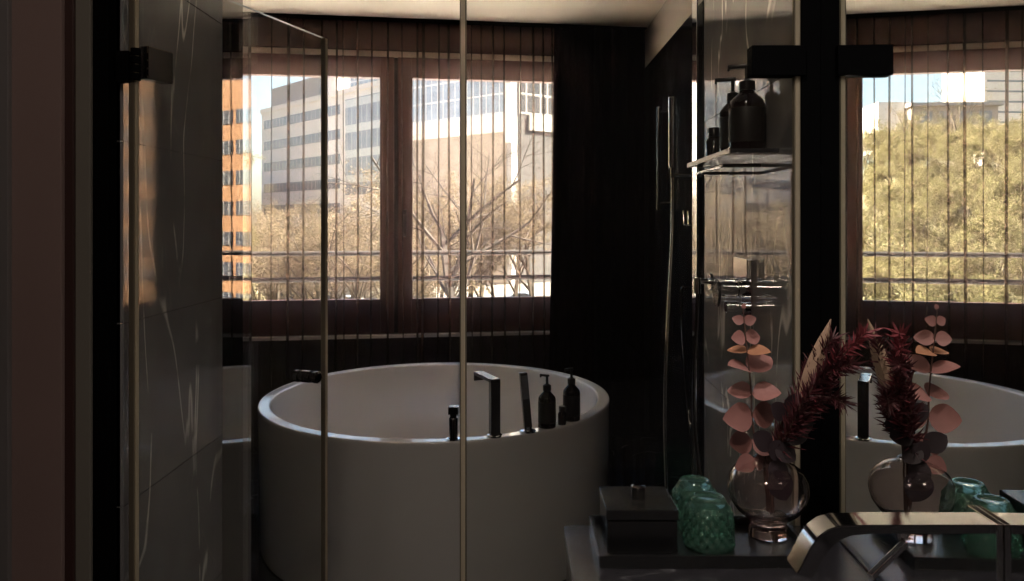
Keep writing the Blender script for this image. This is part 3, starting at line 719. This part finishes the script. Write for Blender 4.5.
tumbler((0.3195, 1.348 + .032, TF) if False else (0.3185, 1.3795 - 0.0005, TF), 'rear green cut-glass tumbler upside down, half hidden behind the front one')

# vase
vc = Vector((0.434, 1.335, TF))
b = BM(); outer = [(0, 0.0), (0.031, 0.0), (0.0335, 0.003), (0.0325, 0.009), (0.029, 0.018), (0.0285, 0.024), (0.036, 0.032), (0.052, 0.044), (0.064, 0.062), (0.0685, 0.081), (0.066, 0.098), (0.057, 0.113), (0.043, 0.124), (0.028, 0.1295), (0.0235, 0.131), (0.022, 0.135)]
inner = [(0.0205, 0.135), (0.022, 0.1305), (0.027, 0.1275), (0.042, 0.122), (0.0555, 0.1115), (0.0642, 0.0975), (0.0666, 0.081), (0.0622, 0.0630), (0.0500, 0.0458), (0.033, 0.036), (0.0255, 0.030), (0, 0.029)]
lathe(b, outer + inner, vc, seg=72); tag(obj('glass_vase', b, M['vase'], None, True, loc=vc), 'round smoky pink glass vase with a footed base on the tray', 'vase')

# ------------------------------------------------------------------ flowers
def leaf_bm(bm, base, d, up, L, W, cup=0.15, seg=9, pointed=0.0):
    """rounded leaf blade from base along d"""
    d = Vector(d).normalized(); up = Vector(up); s = d.cross(up)
    if s.length < 1e-4: s = Vector((1, 0, 0))
    s.normalize(); n = s.cross(d); base = Vector(base); rows = []
    for i in range(seg + 1):
        t = i / seg
        w = W * (math.sin(PI * min(1, t ** 0.85)) ** (0.62)) if 0 < t < 1 else 0
        if pointed and t > 0.5: w *= 1 - pointed * (t - 0.5) * 1.6
        c = base + d * (L * t) + n * (cup * L * t * t * -0.6)
        if w < 1e-6: rows.append([bm.verts.new(c)]); continue
        rows.append([bm.verts.new(c - s * w / 2 + n * (cup * w * 0.5)), bm.verts.new(c), bm.verts.new(c + s * w / 2 + n * (cup * w * 0.5))])
    for A, B in zip(rows[:-1], rows[1:]):
        if len(A) == 1 and len(B) == 3: bm.faces.new((A[0], B[1], B[0])); bm.faces.new((A[0], B[2], B[1]))
        elif len(A) == 3 and len(B) == 1: bm.faces.new((A[0], A[1], B[0])); bm.faces.new((A[1], A[2], B[0]))
        elif len(A) == 3: bm.faces.new((A[0], A[1], B[1], B[0])); bm.faces.new((A[1], A[2], B[2], B[1]))
mouth = vc + Vector((0, 0, 0.13))
inside = vc + Vector((0.004, 0.0, 0.036))
random.seed(11)
eu = empty('eucalyptus_stem', inside, 'tall stem of dusty pink round leaves on the left of the vase', 'flower', 'stems in the glass vase')
ZE = 1.335
ctrl = [inside, mouth + Vector((-0.006, -0.006, 0)), P(757, 445, ZE), P(752, 420, ZE), P(751, 390, ZE), P(748, 360, ZE), P(745, 330, ZE), P(743, 308, ZE)]
b = BM(); sp_ = spline(ctrl, 8); tube(b, sp_, [0.0022 - 0.0012 * i / (len(sp_) - 1) for i in range(len(sp_))], 7); obj('stem', b, M['stem'], eu, True)
for (x, y, w, tilt, m, ang, up) in ((754, 458, 30, -0.55, 'euca', 0.3, 0.9), (752, 440, 40, -0.30, 'euca', -0.5, 1.0), (752, 415, 45, -0.05, 'euca', 0.35, 0.95), (752, 394, 42, 0.22, 'euca', -0.45, 0.45), (750, 371, 42, 0.42, 'euca', 0.5, 0.3), (747, 352, 32, 0.15, 'euca_o', -0.6, 0.35), (745, 338, 26, 0.05, 'euca', 0.4, 0.8), (744, 322, 17, 0.55, 'euca', -0.3, 0.9)):
    c = P(x, y, ZE); L = w * ZE / F * 0.68
    for sgn in (-1, 1):
        d = Vector((sgn * math.cos(ang), 0.8 * sgn * math.sin(ang), tilt * random.uniform(0.6, 1.3)))
        bb = BM(); leaf_bm(bb, c, d, Vector((0.2 * sgn * random.uniform(-1, 1), -up, 1.1 - up)), L * random.uniform(0.85, 1.1), L * random.uniform(0.85, 1.0), 0.22, 10, 0.25)
        o = obj('leaf', bb, M[m], eu, True)
bb = BM(); c = P(743, 309, ZE); leaf_bm(bb, c, (0.25, 0, 1), (0, -1, 0.2), 0.010, 0.008); obj('leaf', bb, M['euca'], eu, True)
# plum round-leaved sprig
pl = empty('plum_leaf_sprig', inside, 'short sprig of dark plum round leaves drooping over the vase mouth', 'flower', 'stems in the glass vase')
ctrl = [inside + Vector((0.004, 0, 0.002)), mouth + Vector((0.0, -0.010, 0)), P(777, 448, 1.31), P(783, 425, 1.31), P(790, 410, 1.32)]
b = BM(); sp_ = spline(ctrl, 8); tube(b, sp_, 0.0018, 7); obj('stem', b, M['stem'], pl, True)
for (x, y, dx, dz, L) in ((776, 446, 0.5, -0.35, 0.032), (772, 447, -0.7, 0.5, 0.034), (783, 426, 1.0, 0.15, 0.042), (782, 432, 0.9, -0.1, 0.036), (774, 470, 0.35, -0.9, 0.044), (770, 462, 0.7, -0.75, 0.034), (786, 418, -0.6, 0.6, 0.030), (780, 440, -0.3, -0.8, 0.030), (788, 412, 0.5, 0.8, 0.03)):
    bb = BM(); leaf_bm(bb, P(x, y, 1.298), (dx, -0.15, dz), (0.1, -0.9, 0.3), L * 1.2, L * 1.05, 0.1); obj('leaf', bb, M['plum'], pl, True)
# feathery burgundy plumes leaning to the mirror
def plume(name, label, ctrl, n, L0, L1, mat, width=0.16, rnd=0.35, start=0.32, seed=1):
    random.seed(seed)
    t = empty(name, inside, label, 'flower', 'stems in the glass vase')
    sp_ = spline(ctrl, 10); b = BM(); tube(b, sp_, [0.0020 - 0.0013 * i / (len(sp_) - 1) for i in range(len(sp_))], 6); obj('stem', b, M['stem'], t, True)
    b = BM(); m = len(sp_)
    for k in range(n):
        u = start + (1 - start) * (k + random.random()) / n; i = min(m - 2, int(u * (m - 1))); f = u * (m - 1) - i
        c = sp_[i].lerp(sp_[i + 1], f); d = (sp_[i + 1] - sp_[i]).normalized(); q, w, _ = frame_from(d)
        a = k * 2.399 + random.uniform(-.4, .4); side = q * math.cos(a) + w * math.sin(a)
        ld = d * random.uniform(0.7, 1.4) + side * random.uniform(0.45, 1.2) + Vector((0, 0, random.uniform(-rnd, rnd)))
        L = (L0 + (L1 - L0) * u) * random.uniform(0.7, 1.2)
        lim = mx_(c.y) - 0.004
        ld.normalize()
        if c.x + ld.x * L > lim: ld.x = (lim - c.x) / L * 0.9
        leaf_bm(b, c, ld, Vector((random.uniform(-.5, .5), -1, random.uniform(-.2, .8))), L, L * width * 0.8, 0.12, 5, 0.4)
    obj('foliage', b, M[mat], t, True); return t
ZP = 1.315
GR = 'ruscus stems in the vase'
def arch(dx, dy, *pts): return [inside + Vector((dx, dy, .003)), mouth + Vector((dx * 2, dy * 2, 0))] + [P(*p) for p in pts]
plume('ruscus_stem', 'dark burgundy feathery stem running up beside the pale dried stalk', arch(.0, -.002, (790, 425, 1.315), (803, 392, 1.31), (818, 360, 1.29), (833, 338, 1.27)), 190, 0.034, 0.026, 'burg', 0.12, seed=3)
plume('ruscus_stem', 'burgundy feathery stem arching low with drooping tips against the black post', arch(.004, .001, (795, 430, 1.31), (814, 408, 1.29), (832, 398, 1.25), (846, 404, 1.22)), 150, 0.036, 0.026, 'burg', 0.11, seed=5)
plume('ruscus_stem', 'wine red leafy stem reaching farthest right, up against the mirror', arch(.006, .002, (800, 420, 1.29), (822, 385, 1.25), (846, 352, 1.20), (866, 333, 1.165)), 170, 0.030, 0.024, 'burg_red', 0.17, seed=8)
plume('ruscus_stem', 'middle burgundy feathery stem between the high and the drooping one', arch(.003, -.004, (793, 424, 1.29), (814, 392, 1.26), (834, 372, 1.22), (852, 364, 1.19)), 170, 0.034, 0.026, 'burg', 0.13, seed=13)
plume('ruscus_stem', 'short upright dark feathery stem left of the dried stalk', arch(-.002, .002, (783, 430, 1.325), (792, 402, 1.325), (803, 380, 1.32), (812, 362, 1.31)), 130, 0.030, 0.022, 'burg', 0.12, seed=17)
plume('ruscus_stem', 'thin needle-leaved dark stem fanning out low over the vase mouth', arch(.001, -.005, (786, 438, 1.30), (798, 418, 1.28), (812, 402, 1.265), (826, 390, 1.25)), 120, 0.050, 0.034, 'burg', 0.07, seed=23, start=0.2)
plume('ruscus_stem', 'full dark stem crossing in front of the middle of the bouquet', arch(.002, -.006, (788, 432, 1.29), (802, 404, 1.265), (820, 378, 1.24), (840, 352, 1.21)), 190, 0.038, 0.028, 'burg', 0.13, seed=29)
# pale pointed dry stalk
ds = empty('dried_stalk', inside, 'pale pointed dried stalk rising between the burgundy stems', 'flower', 'stems in the glass vase')
a0, a1 = P(800, 405, 1.30), P(831, 319, 1.29)
b = BM(); tube(b, spline([inside + Vector((-.004, .004, .003)), mouth + Vector((0.004, 0.010, 0)), P(788, 430, 1.31), a0], 8), 0.0024, 7); obj('stem', b, M['stem'], ds, True)
b = BM(); pp = [a0.lerp(a1, k / 8) for k in range(9)]; tube(b, pp, [0.004, 0.009, 0.0125, 0.0135, 0.013, 0.0115, 0.009, 0.005, 0.0008], 9); obj('bract', b, M['dry'], ds, True)

# ------------------------------------------------------------------ basin tap on the mirror
zt = 0.8915
tp = empty('basin_tap', MP(zt, 0, 1.07), 'chrome wall-mounted basin tap with a flat curved spout over the worktop', 'tap')
y0, y1 = 0.874, 0.909
xe = 0.318
b = BM()
# side outline of the ribbon spout in the x-height plane
top = [(mx_(zt) - 0.0005, 1.0785), (0.40, 1.0785), (0.366, 1.0775), (0.352, 1.0735), (0.341, 1.0655), (0.332, 1.053), (0.3225, 1.034), (0.3165, 1.0235)]
bot = [(mx_(zt) - 0.0005, 1.0665), (0.404, 1.0665), (0.378, 1.0645), (0.367, 1.060), (0.358, 1.053), (0.350, 1.043), (0.341, 1.028), (0.334, 1.0155)]
vs0 = [b.verts.new((x, y0, h - 0.0018)) for x, h in top] + [b.verts.new((x, y0, h)) for x, h in bot[::-1]]
vs1 = [b.verts.new((x, y1, h)) for x, h in top] + [b.verts.new((x, y1, h)) for x, h in bot[::-1]]
n = len(vs0); b.faces.new(vs0); b.faces.new(vs1[::-1])
for k in range(n): b.faces.new((vs0[k], vs1[k], vs1[(k + 1) % n], vs0[(k + 1) % n]))
bmesh.ops.recalc_face_normals(b, faces=b.faces)
bmesh.ops.bevel(b, geom=[e for e in b.edges if e.calc_face_angle(0) > 1.0], offset=0.0012, segments=2, affect='EDGES')
obj('spout', b, M['tap_chrome'], tp, True)
b = BM(); mbox(b, zt - 0.030, zt + 0.030, 0.0005, 0.008, 0.985, 1.082, 0.001); obj('wall_plate', b, M['chrome'], tp)
b = BM(); l0, l1 = P(905, 543, 0.885), P(870, 577, 0.855); dd = (l1 - l0).normalized(); uu, ww, _ = frame_from(dd)
obox(b, (l0 + l1) / 2, uu, ww, dd, 0.0035, 0.0035, (l1 - l0).length / 2, 0.001)
tube(b, [l0 + Vector((0, 0.006, 0.004)), (l0.x, 0.889, 1.0668)], 0.0065, 14); obj('lever', b, M['chrome'], tp)

# ------------------------------------------------------------------ outdoors: ground and hill
def smooth(t): t = max(0, min(1, t)); return t * t * (3 - 2 * t)
def terrain(x, y):
    if y < 20: return -9.0
    s = -x / y
    return -9.0 + 16.5 * smooth((y - 26) / 66) * smooth((s - 0.335) / 0.04)
b = BM(); gx = [-170 + 340 * i / 110 for i in range(111)]; gy = [8 + 190 * (j / 90) ** 1.2 for j in range(91)]
g = [[b.verts.new((x, y, terrain(x, y))) for x in gx] for y in gy]
for j in range(90):
    for i in range(110): b.faces.new((g[j][i], g[j][i + 1], g[j + 1][i + 1], g[j + 1][i]))
me_mats = [M['asphalt'], M['hill']]
for f in b.faces: f.material_index = 1 if f.calc_center_median().z > -8.6 else 0
tag(obj('ground', b, me_mats, None, True), kind='structure')

# ------------------------------------------------------------------ outdoors: buildings
def fac(bm, o, d, u0, u1, h0, h1, n0, n1):
    """box on a facade: along d from o, heights above eye level, depth n outwards"""
    d = Vector((d[0], d[1], 0)).normalized(); n = Vector((d.y, -d.x, 0))
    if n.y > 0: n = -n
    c = Vector((o[0], o[1], CAMH)) + d * ((u0 + u1) / 2) + n * ((n0 + n1) / 2) + Vector((0, 0, (h0 + h1) / 2))
    return obox(bm, c, d, n, (0, 0, 1), abs(u1 - u0) / 2, abs(n1 - n0) / 2, abs(h1 - h0) / 2)
# white office block with ribbon windows
o1, d1 = (-39.9, 122.5), (0.89, -1.0)
ob = empty('office_building', (o1[0], o1[1], -9), 'long white office block with grey ribbon windows seen through the left pane', 'building')
L1 = 35.7
MO = grid_mat('office_ribbon_glazing', (0.17, 0.18, 0.20), (0.5, 0.49, 0.47), d1, 1.15, 0.13, 0, 0)
MO2 = grid_mat('office_stair_glazing', (0.24, 0.26, 0.29), (0.55, 0.54, 0.52), d1, 1.25, 0.12, 3.3, 1.0, 0, 0.4)
MT = grid_mat('tower_lattice', (0.26, 0.32, 0.39), (0.62, 0.62, 0.62), (-1.17, 1.0), 1.45, 0.17, 3.15, 0.28, 0, 0.3)
MX = grid_mat('annex_lattice', (0.035, 0.036, 0.038), (0.3, 0.29, 0.27), (1.28, 1.0), 1.5, 0.3, 3.15, 0.34, 0, 0.3)
MW = grid_mat('flat_window', (0.06, 0.07, 0.09), (0.55, 0.54, 0.52), (1.0, 0.9), 0.8, 0.09, 0, 0)
b = BM(); fac(b, o1, d1, 0, L1, -10.4, 17.0, -3.2, 0); obj('wall', b, M['white_render'], ob)
for k in range(7):
    t = 15.4 - 3.3 * k; b = BM()
    fac(b, o1, d1, 1.0, L1 * 0.70, t - 1.35, t, 0, 0.06)
    obj('window_band', b, MO, ob)
b = BM(); fac(b, o1, d1, L1 * 0.74, L1 - 0.5, 3.2, 15.8, 0, 0.08); obj('glazing', b, MO2, ob)
b = BM(); fac(b, o1, d1, 2, 18, 17, 20.4, -3.1, -0.8); obj('roof_block', b, M['grey_render'], ob)
b = BM(); fac(b, o1, d1, 18, 22, 17, 21.4, -3.1, -1.2); obj('roof_block', b, M['white_render'], ob)
b = BM(); fac(b, o1, d1, -0.2, L1, 16.6, 17.3, -0.3, 0.15); obj('parapet', b, M['white_render'], ob)
# glass tower
oc = (-0.55, 125.0); dl = (-1.17, 1.0); drr = (1.28, 1.0)
gb = empty('glass_building', (oc[0], oc[1], -9), 'blue glass tower with white lattice facade seen through the right pane', 'building')
b = BM(); fac(b, oc, dl, 0, 46, -10.4, 34, -12, 0); obj('wall', b, M['grey_render'], gb)
b = BM(); fac(b, oc, dl, 1.3, 46, 17.2, 34, 0, 0.1); obj('glazing', b, MT, gb)
b = BM(); fac(b, oc, dl, 1.0, 46, 14.2, 17.2, 0, 0.35); obj('spandrel', b, M['white_render'], gb)
b = BM(); fac(b, oc, dl, 1.0, 46, -10.4, 14.2, 0, 0.15); obj('stone_base', b, M['stone_render'], gb)
b = BM(); fac(b, oc, dl, -0.2, 1.1, 12.4, 34, 0, 0.5); obj('corner_pier', b, M['white_render'], gb)
rb = empty('annex_building', (8, 130, -9), 'grey annex with sunlit white band and lattice windows beside the black drape', 'building')
o3 = (0.45, 126.0)
b = BM(); fac(b, o3, drr, 0.2, 34, -10.4, 30, -6, 0); obj('wall', b, M['annex_wall'], rb)
b = BM(); fac(b, o3, drr, 0.2, 34, 17.1, 30, 0, 0.1); obj('glazing', b, MX, rb)
b = BM(); fac(b, o3, drr, 2.2, 34, 14.6, 17.1, 0, 0.4); obj('spandrel', b, M['annex_band'], rb)
# orange block on the right, met only in the side glass
og = empty('apartment_building', (30, 70, -9), 'orange block with dark windows reflected in the pane beside the marble pier', 'building')
o4, d4 = (10.0, 66.0), (1.0, 0.9)
b = BM(); fac(b, o4, d4, 0, 30, -10.4, 15.0, -3, 0); obj('wall', b, M['orange_render'], og)
for k in range(7):
    t = 9.9 - 2.75 * k
    for j in range(10):
        u = 0.8 + j * 2.9
        b = BM(); fac(b, o4, d4, u, u + 2.4, t - 1.25, t, 0, 0.05); obj('window', b, MW, og)
# hilltop house and white tower, met in the mirror
hh = empty('hilltop_house', (-45, 93, 12), 'low cream house with flat roofs along the hilltop reflected in the mirror', 'house')
b = BM(); fac(b, (-49.5, 93), (1, 0.03), 0, 9.5, 8.0, 13.2, -6, 0); obj('wall', b, M['stone_render'], hh)
b = BM(); fac(b, (-49.8, 93), (1, 0.03), -0.2, 10.1, 13.2, 13.6, -6.4, 0.4); obj('roof', b, M['grey_render'], hh)
for j in range(4):
    b = BM(); fac(b, (-49.5, 93), (1, 0.03), 0.7 + j * 2.2, 2.1 + j * 2.2, 11.2, 12.6, 0, 0.06); obj('window', b, M['win_grey'], hh)
b = BM(); fac(b, (-41, 95), (1, 0.03), 0, 4.2, 8.0, 14.0, -6, 0); obj('wing', b, M['white_render'], hh)
tw = empty('tower_block', (-97, 160, 0), 'white high-rise with thin horizontal floor lines at the mirror edge', 'building')
b = BM(); fac(b, (-103.5, 165), (1, -0.12), 0, 19.0, -10, 40, -14, 0); obj('wall', b, M['white_render'], tw)
for k in range(12):
    b = BM(); fac(b, (-103.5, 165), (1, -0.12), 1.2, 18.4, 13.2 + 2.1 * k, 13.6 + 2.1 * k, 0, 0.06); obj('window_band', b, M['win_grey'], tw)

# ------------------------------------------------------------------ outdoors: trees
def tree_mesh(seed, H, levels, nbud, budsize, sides=4, spread=0.55, lean=(0, 0), first=0.22):
    rnd = random.Random(seed); b = BM(); c = BM(); tips = []
    def grow(p, d, L, r, lev):
        n = 3 if lev > 1 else 4; pts = [p]; rads = [r]; dd = d.copy()
        for k in range(n):
            dd = (dd + Vector((rnd.gauss(0, .10), rnd.gauss(0, .10), rnd.gauss(0.02, .07)))).normalized()
            pts.append(pts[-1] + dd * (L / n)); rads.append(r * (1 - 0.5 * (k + 1) / n))
        tube(b, pts, rads, sides if lev < 3 else 3, cap=False)
        if lev >= 2: tips.extend(pts[1:])
        if lev >= levels: return
        m = rnd.choice((3, 4, 4, 5)) if lev > 0 else rnd.choice((5, 6, 7))
        for k in range(m):
            t = first + (1 - first) * (k + rnd.random()) / m if lev == 0 else 0.25 + 0.75 * (k + rnd.random()) / m
            i = min(n - 1, int(t * n)); q = pts[i].lerp(pts[i + 1], t * n - i)
            a = rnd.uniform(0, 2 * PI); u, w, _ = frame_from(dd)
            nd = (dd * rnd.uniform(0.5, 0.95) + (u * math.cos(a) + w * math.sin(a)) * spread * rnd.uniform(0.8, 1.5) + Vector((0, 0, 0.12))).normalized()
            grow(q, nd, L * rnd.uniform(0.48, 0.68), max(0.006, rads[i] * 0.55), lev + 1)
    grow(Vector((0, 0, 0)), Vector((lean[0], lean[1], 1)).normalized(), H * 0.52, H * 0.017, 0)
    for k in range(nbud):
        q = rnd.choice(tips) + Vector((rnd.gauss(0, .12), rnd.gauss(0, .12), rnd.gauss(0, .12)))
        u = Vector((rnd.gauss(0, 1), rnd.gauss(0, 1), rnd.gauss(0, 1))).normalized(); v = u.orthogonal().normalized(); s = budsize * rnd.uniform(.6, 1.4)
        vs = [c.verts.new(q + u * s), c.verts.new(q + v * s * .6), c.verts.new(q - u * s), c.verts.new(q - v * s * .6)]; c.faces.new(vs)
    return b, c
def tree(name, seed, H, levels, nbud, bs, bark, bud, label, group, loc, **k):
    b, c = tree_mesh(seed, H, levels, nbud, bs, **k)
    t = empty(name, (0, 0, 0), label, 'tree', group)
    obj('branches', b, M[bark], t); tag(obj('buds', c, M[bud], t), kind='stuff') if nbud else c.free()
    t.location = loc; return t
def copy_tree(o, loc, rz, sc, label=None):
    c = o.copy(); col.objects.link(c); c.location = loc; c.rotation_euler = (0, 0, rz); c.scale = (sc, sc, sc)
    if label: c['label'] = label
    for ch in o.children:
        d = ch.copy(); col.objects.link(d); d.parent = c
    return c
LS = 'bare tan tree in the thicket at the foot of the buildings outside the window'
LH = 'budding olive tree in the wood covering the hill'
ts = [tree('street_tree', 21, 13, 4, 5200, 0.075, 'bark', 'twigs', LS, 'bare trees along the street', (-22, 66, -9.05)),
      tree('street_tree', 22, 12, 4, 5200, 0.075, 'bark', 'twigs', LS, 'bare trees along the street', (-15, 60, -9.05))]
rnd = random.Random(5)
for k, (s, y) in enumerate([(-.335, 80), (-.31, 72), (-.285, 84), (-.26, 70), (-.235, 78), (-.21, 68), (-.19, 80), (-.165, 72), (-.14, 84), (-.125, 70), (-.10, 76), (-.08, 69), (-.06, 74), (-.045, 80), (-.025, 84), (0.0, 88), (.025, 86), (-.30, 58), (-.245, 54), (-.20, 56), (-.16, 52), (-.11, 58)]):
    copy_tree(ts[k % 2], (s * y, y, -9.05), rnd.uniform(0, 6.28), rnd.uniform(0.85, 1.1) * (1.28 if s > -.13 else 1.0))
hs2 = [tree('hill_tree', 31, 6.2, 4, 5200, 0.06, 'bark', 'buds', LH, 'trees on the hill', (-24, 62, 0)),
       tree('hill_tree', 32, 5.4, 4, 5200, 0.06, 'bark', 'buds', LH, 'trees on the hill', (-30, 66, 0))]
for o, (s, y) in zip(hs2, ((-.42, 60), (-.50, 62))): o.location = (s * y, y, terrain(s * y, y) - .1)
for k in range(84):
    s = -0.360 - 0.275 * ((k * 0.618) % 1.0); y = 38 + 50 * (k / 83.0)
    copy_tree(hs2[k % 2], (s * y, y, terrain(s * y, y) - 0.1), rnd.uniform(0, 6.28), rnd.uniform(0.8, 1.15))
# tall bare trees standing out
t = tree('bare_tree', 43, 20.0, 5, 0, 0, 'bark_dark', 'twigs', 'dark bare tree with wide branches before the grey annex at the right pane', None, (XA(478, 42), 42, -9.05), spread=0.8, lean=(0.10, 0), first=0.5)
t.rotation_euler = (0, 0, 2.7)
t = tree('bare_tree', 45, 11.5, 4, 300, .08, 'bark', 'buds', 'tall thin bare tree rising above the hilltop in the mirror, nearer its centre', None, (-0.483 * 84, 84, terrain(-0.483 * 84, 84) - .1))
t = tree('bare_tree', 46, 9.0, 4, 300, .08, 'bark', 'buds', 'thin bare tree rising above the hilltop by the left edge of the mirror', None, (-0.415 * 84, 84, terrain(-0.415 * 84, 84) - .1))
# cars in the street below
def car(loc, rz, mat, label):
    t = empty('car', loc, label, 'car', 'cars in the street'); loc = Vector(loc)
    b = BM(); side = [(-2.1, .35), (-2.1, .85), (-1.9, .95), (-1.0, 1.0), (-.45, 1.42), (.95, 1.45), (1.6, 1.0), (2.05, .92), (2.1, .35)]
    A = [b.verts.new(loc + Vector((x, -.85, h))) for x, h in side]; B = [b.verts.new(loc + Vector((x, .85, h))) for x, h in side]
    b.faces.new(A); b.faces.new(B[::-1])
    for k in range(len(A)): b.faces.new((A[k], B[k], B[(k + 1) % len(A)], A[(k + 1) % len(A)]))
    bmesh.ops.recalc_face_normals(b, faces=b.faces); bmesh.ops.bevel(b, geom=list(b.edges), offset=.06, segments=2, affect='EDGES')
    obj('body', b, mat, t, True)
    b = BM(); box(b, loc.x - .75, loc.x + 1.2, loc.y - .87, loc.y + .87, loc.z + 1.03, loc.z + 1.33, .03); obj('windows', b, M['win_dark'], t)
    for sx in (-1.3, 1.3):
        for sy in (-.8, .8):
            b = BM(); lathe(b, [(0, -.1), (.28, -.1), (.33, -.06), (.33, .06), (.28, .1), (0, .1)], loc + Vector((sx, sy, .33)), (0, 1, 0), 20); obj('wheel', b, M['rubber'], t, True)
    t.rotation_euler = (0, 0, rz); return t
car((XA(350, 92), 92, -9), 0.3, M['car_white'], 'white car in the street behind the lower safety rail, left pane')
car((XA(520, 96), 96, -9), -0.2, M['car_blue'], 'grey blue car in the street below the bare tree, right pane')

# ------------------------------------------------------------------ light
w = bpy.data.worlds.new('World'); C.world = w; w.use_nodes = True
nt = w.node_tree; nt.nodes.clear()
sky = nt.nodes.new('ShaderNodeTexSky'); sky.sky_type = 'NISHITA'; sky.sun_disc = False
sky.sun_elevation = math.radians(40); sky.sun_rotation = math.radians(79); sky.air_density = 1.0; sky.dust_density = 2.0; sky.ozone_density = 1.0
bg = nt.nodes.new('ShaderNodeBackground'); bg.inputs[1].default_value = 0.235
o_ = nt.nodes.new('ShaderNodeOutputWorld'); nt.links.new(sky.outputs[0], bg.inputs[0]); nt.links.new(bg.outputs[0], o_.inputs[0])
sl_ = bpy.data.lights.new('sun', 'SUN'); sl_.energy = 27.0; sl_.angle = 0.009; sl_.color = (1.0, 0.91, 0.80)
so_ = bpy.data.objects.new('sun', sl_); col.objects.link(so_)
sd = Vector((0.75, 0.150, 0.643)).normalized(); so_.rotation_euler = sd.to_track_quat('Z', 'Y').to_euler()
# dim warm fill light added overhead, out of view, to brighten the interior
al = bpy.data.lights.new('interior_fill', 'AREA'); al.shape = 'DISK'; al.size = 0.25; al.energy = 3.0; al.color = (1.0, 0.82, 0.66)
ao = bpy.data.objects.new('interior_fill', al); col.objects.link(ao); ao.location = (-0.15, 0.15, CEIL - 0.02)

vl = bpy.data.lights.new('vanity_fill', 'AREA'); vl.shape = 'DISK'; vl.size = 0.08; vl.energy = 0.8; vl.color = (1.0, 0.90, 0.80); vl.spread = math.radians(80)  # unseen fill light added to brighten the vanity and flowers
vo = bpy.data.objects.new('vanity_fill', vl); col.objects.link(vo); vo.location = (0.12, 0.72, CEIL - 0.02); vo.rotation_euler = (math.radians(12), math.radians(-6), 0)
# ------------------------------------------------------------------ camera and view
cam = bpy.data.cameras.new('camera'); co = bpy.data.objects.new('camera', cam); col.objects.link(co)
co.location = (0, 0, CAMH); co.rotation_euler = (PI / 2, 0, 0)
cam.sensor_width = 36.0; cam.lens = 36.0 * F / 1024; cam.clip_start = 0.02; cam.clip_end = 600
cam.shift_x = -(CX - 512.0) / 1024; cam.shift_y = (HY - 290.5) / 1024
C.camera = co
C.view_settings.view_transform = 'Standard'; C.view_settings.look = 'None'; C.view_settings.gamma = 1.0
C.view_settings.use_curve_mapping = False; C.view_settings.exposure = 1.5
C.cycles.transparent_max_bounces = 40; C.cycles.max_bounces = 14; C.cycles.diffuse_bounces = 5; C.cycles.glossy_bounces = 8; C.cycles.transmission_bounces = 12
C.cycles.use_denoising = True; C.cycles.sample_clamp_indirect = 6.0
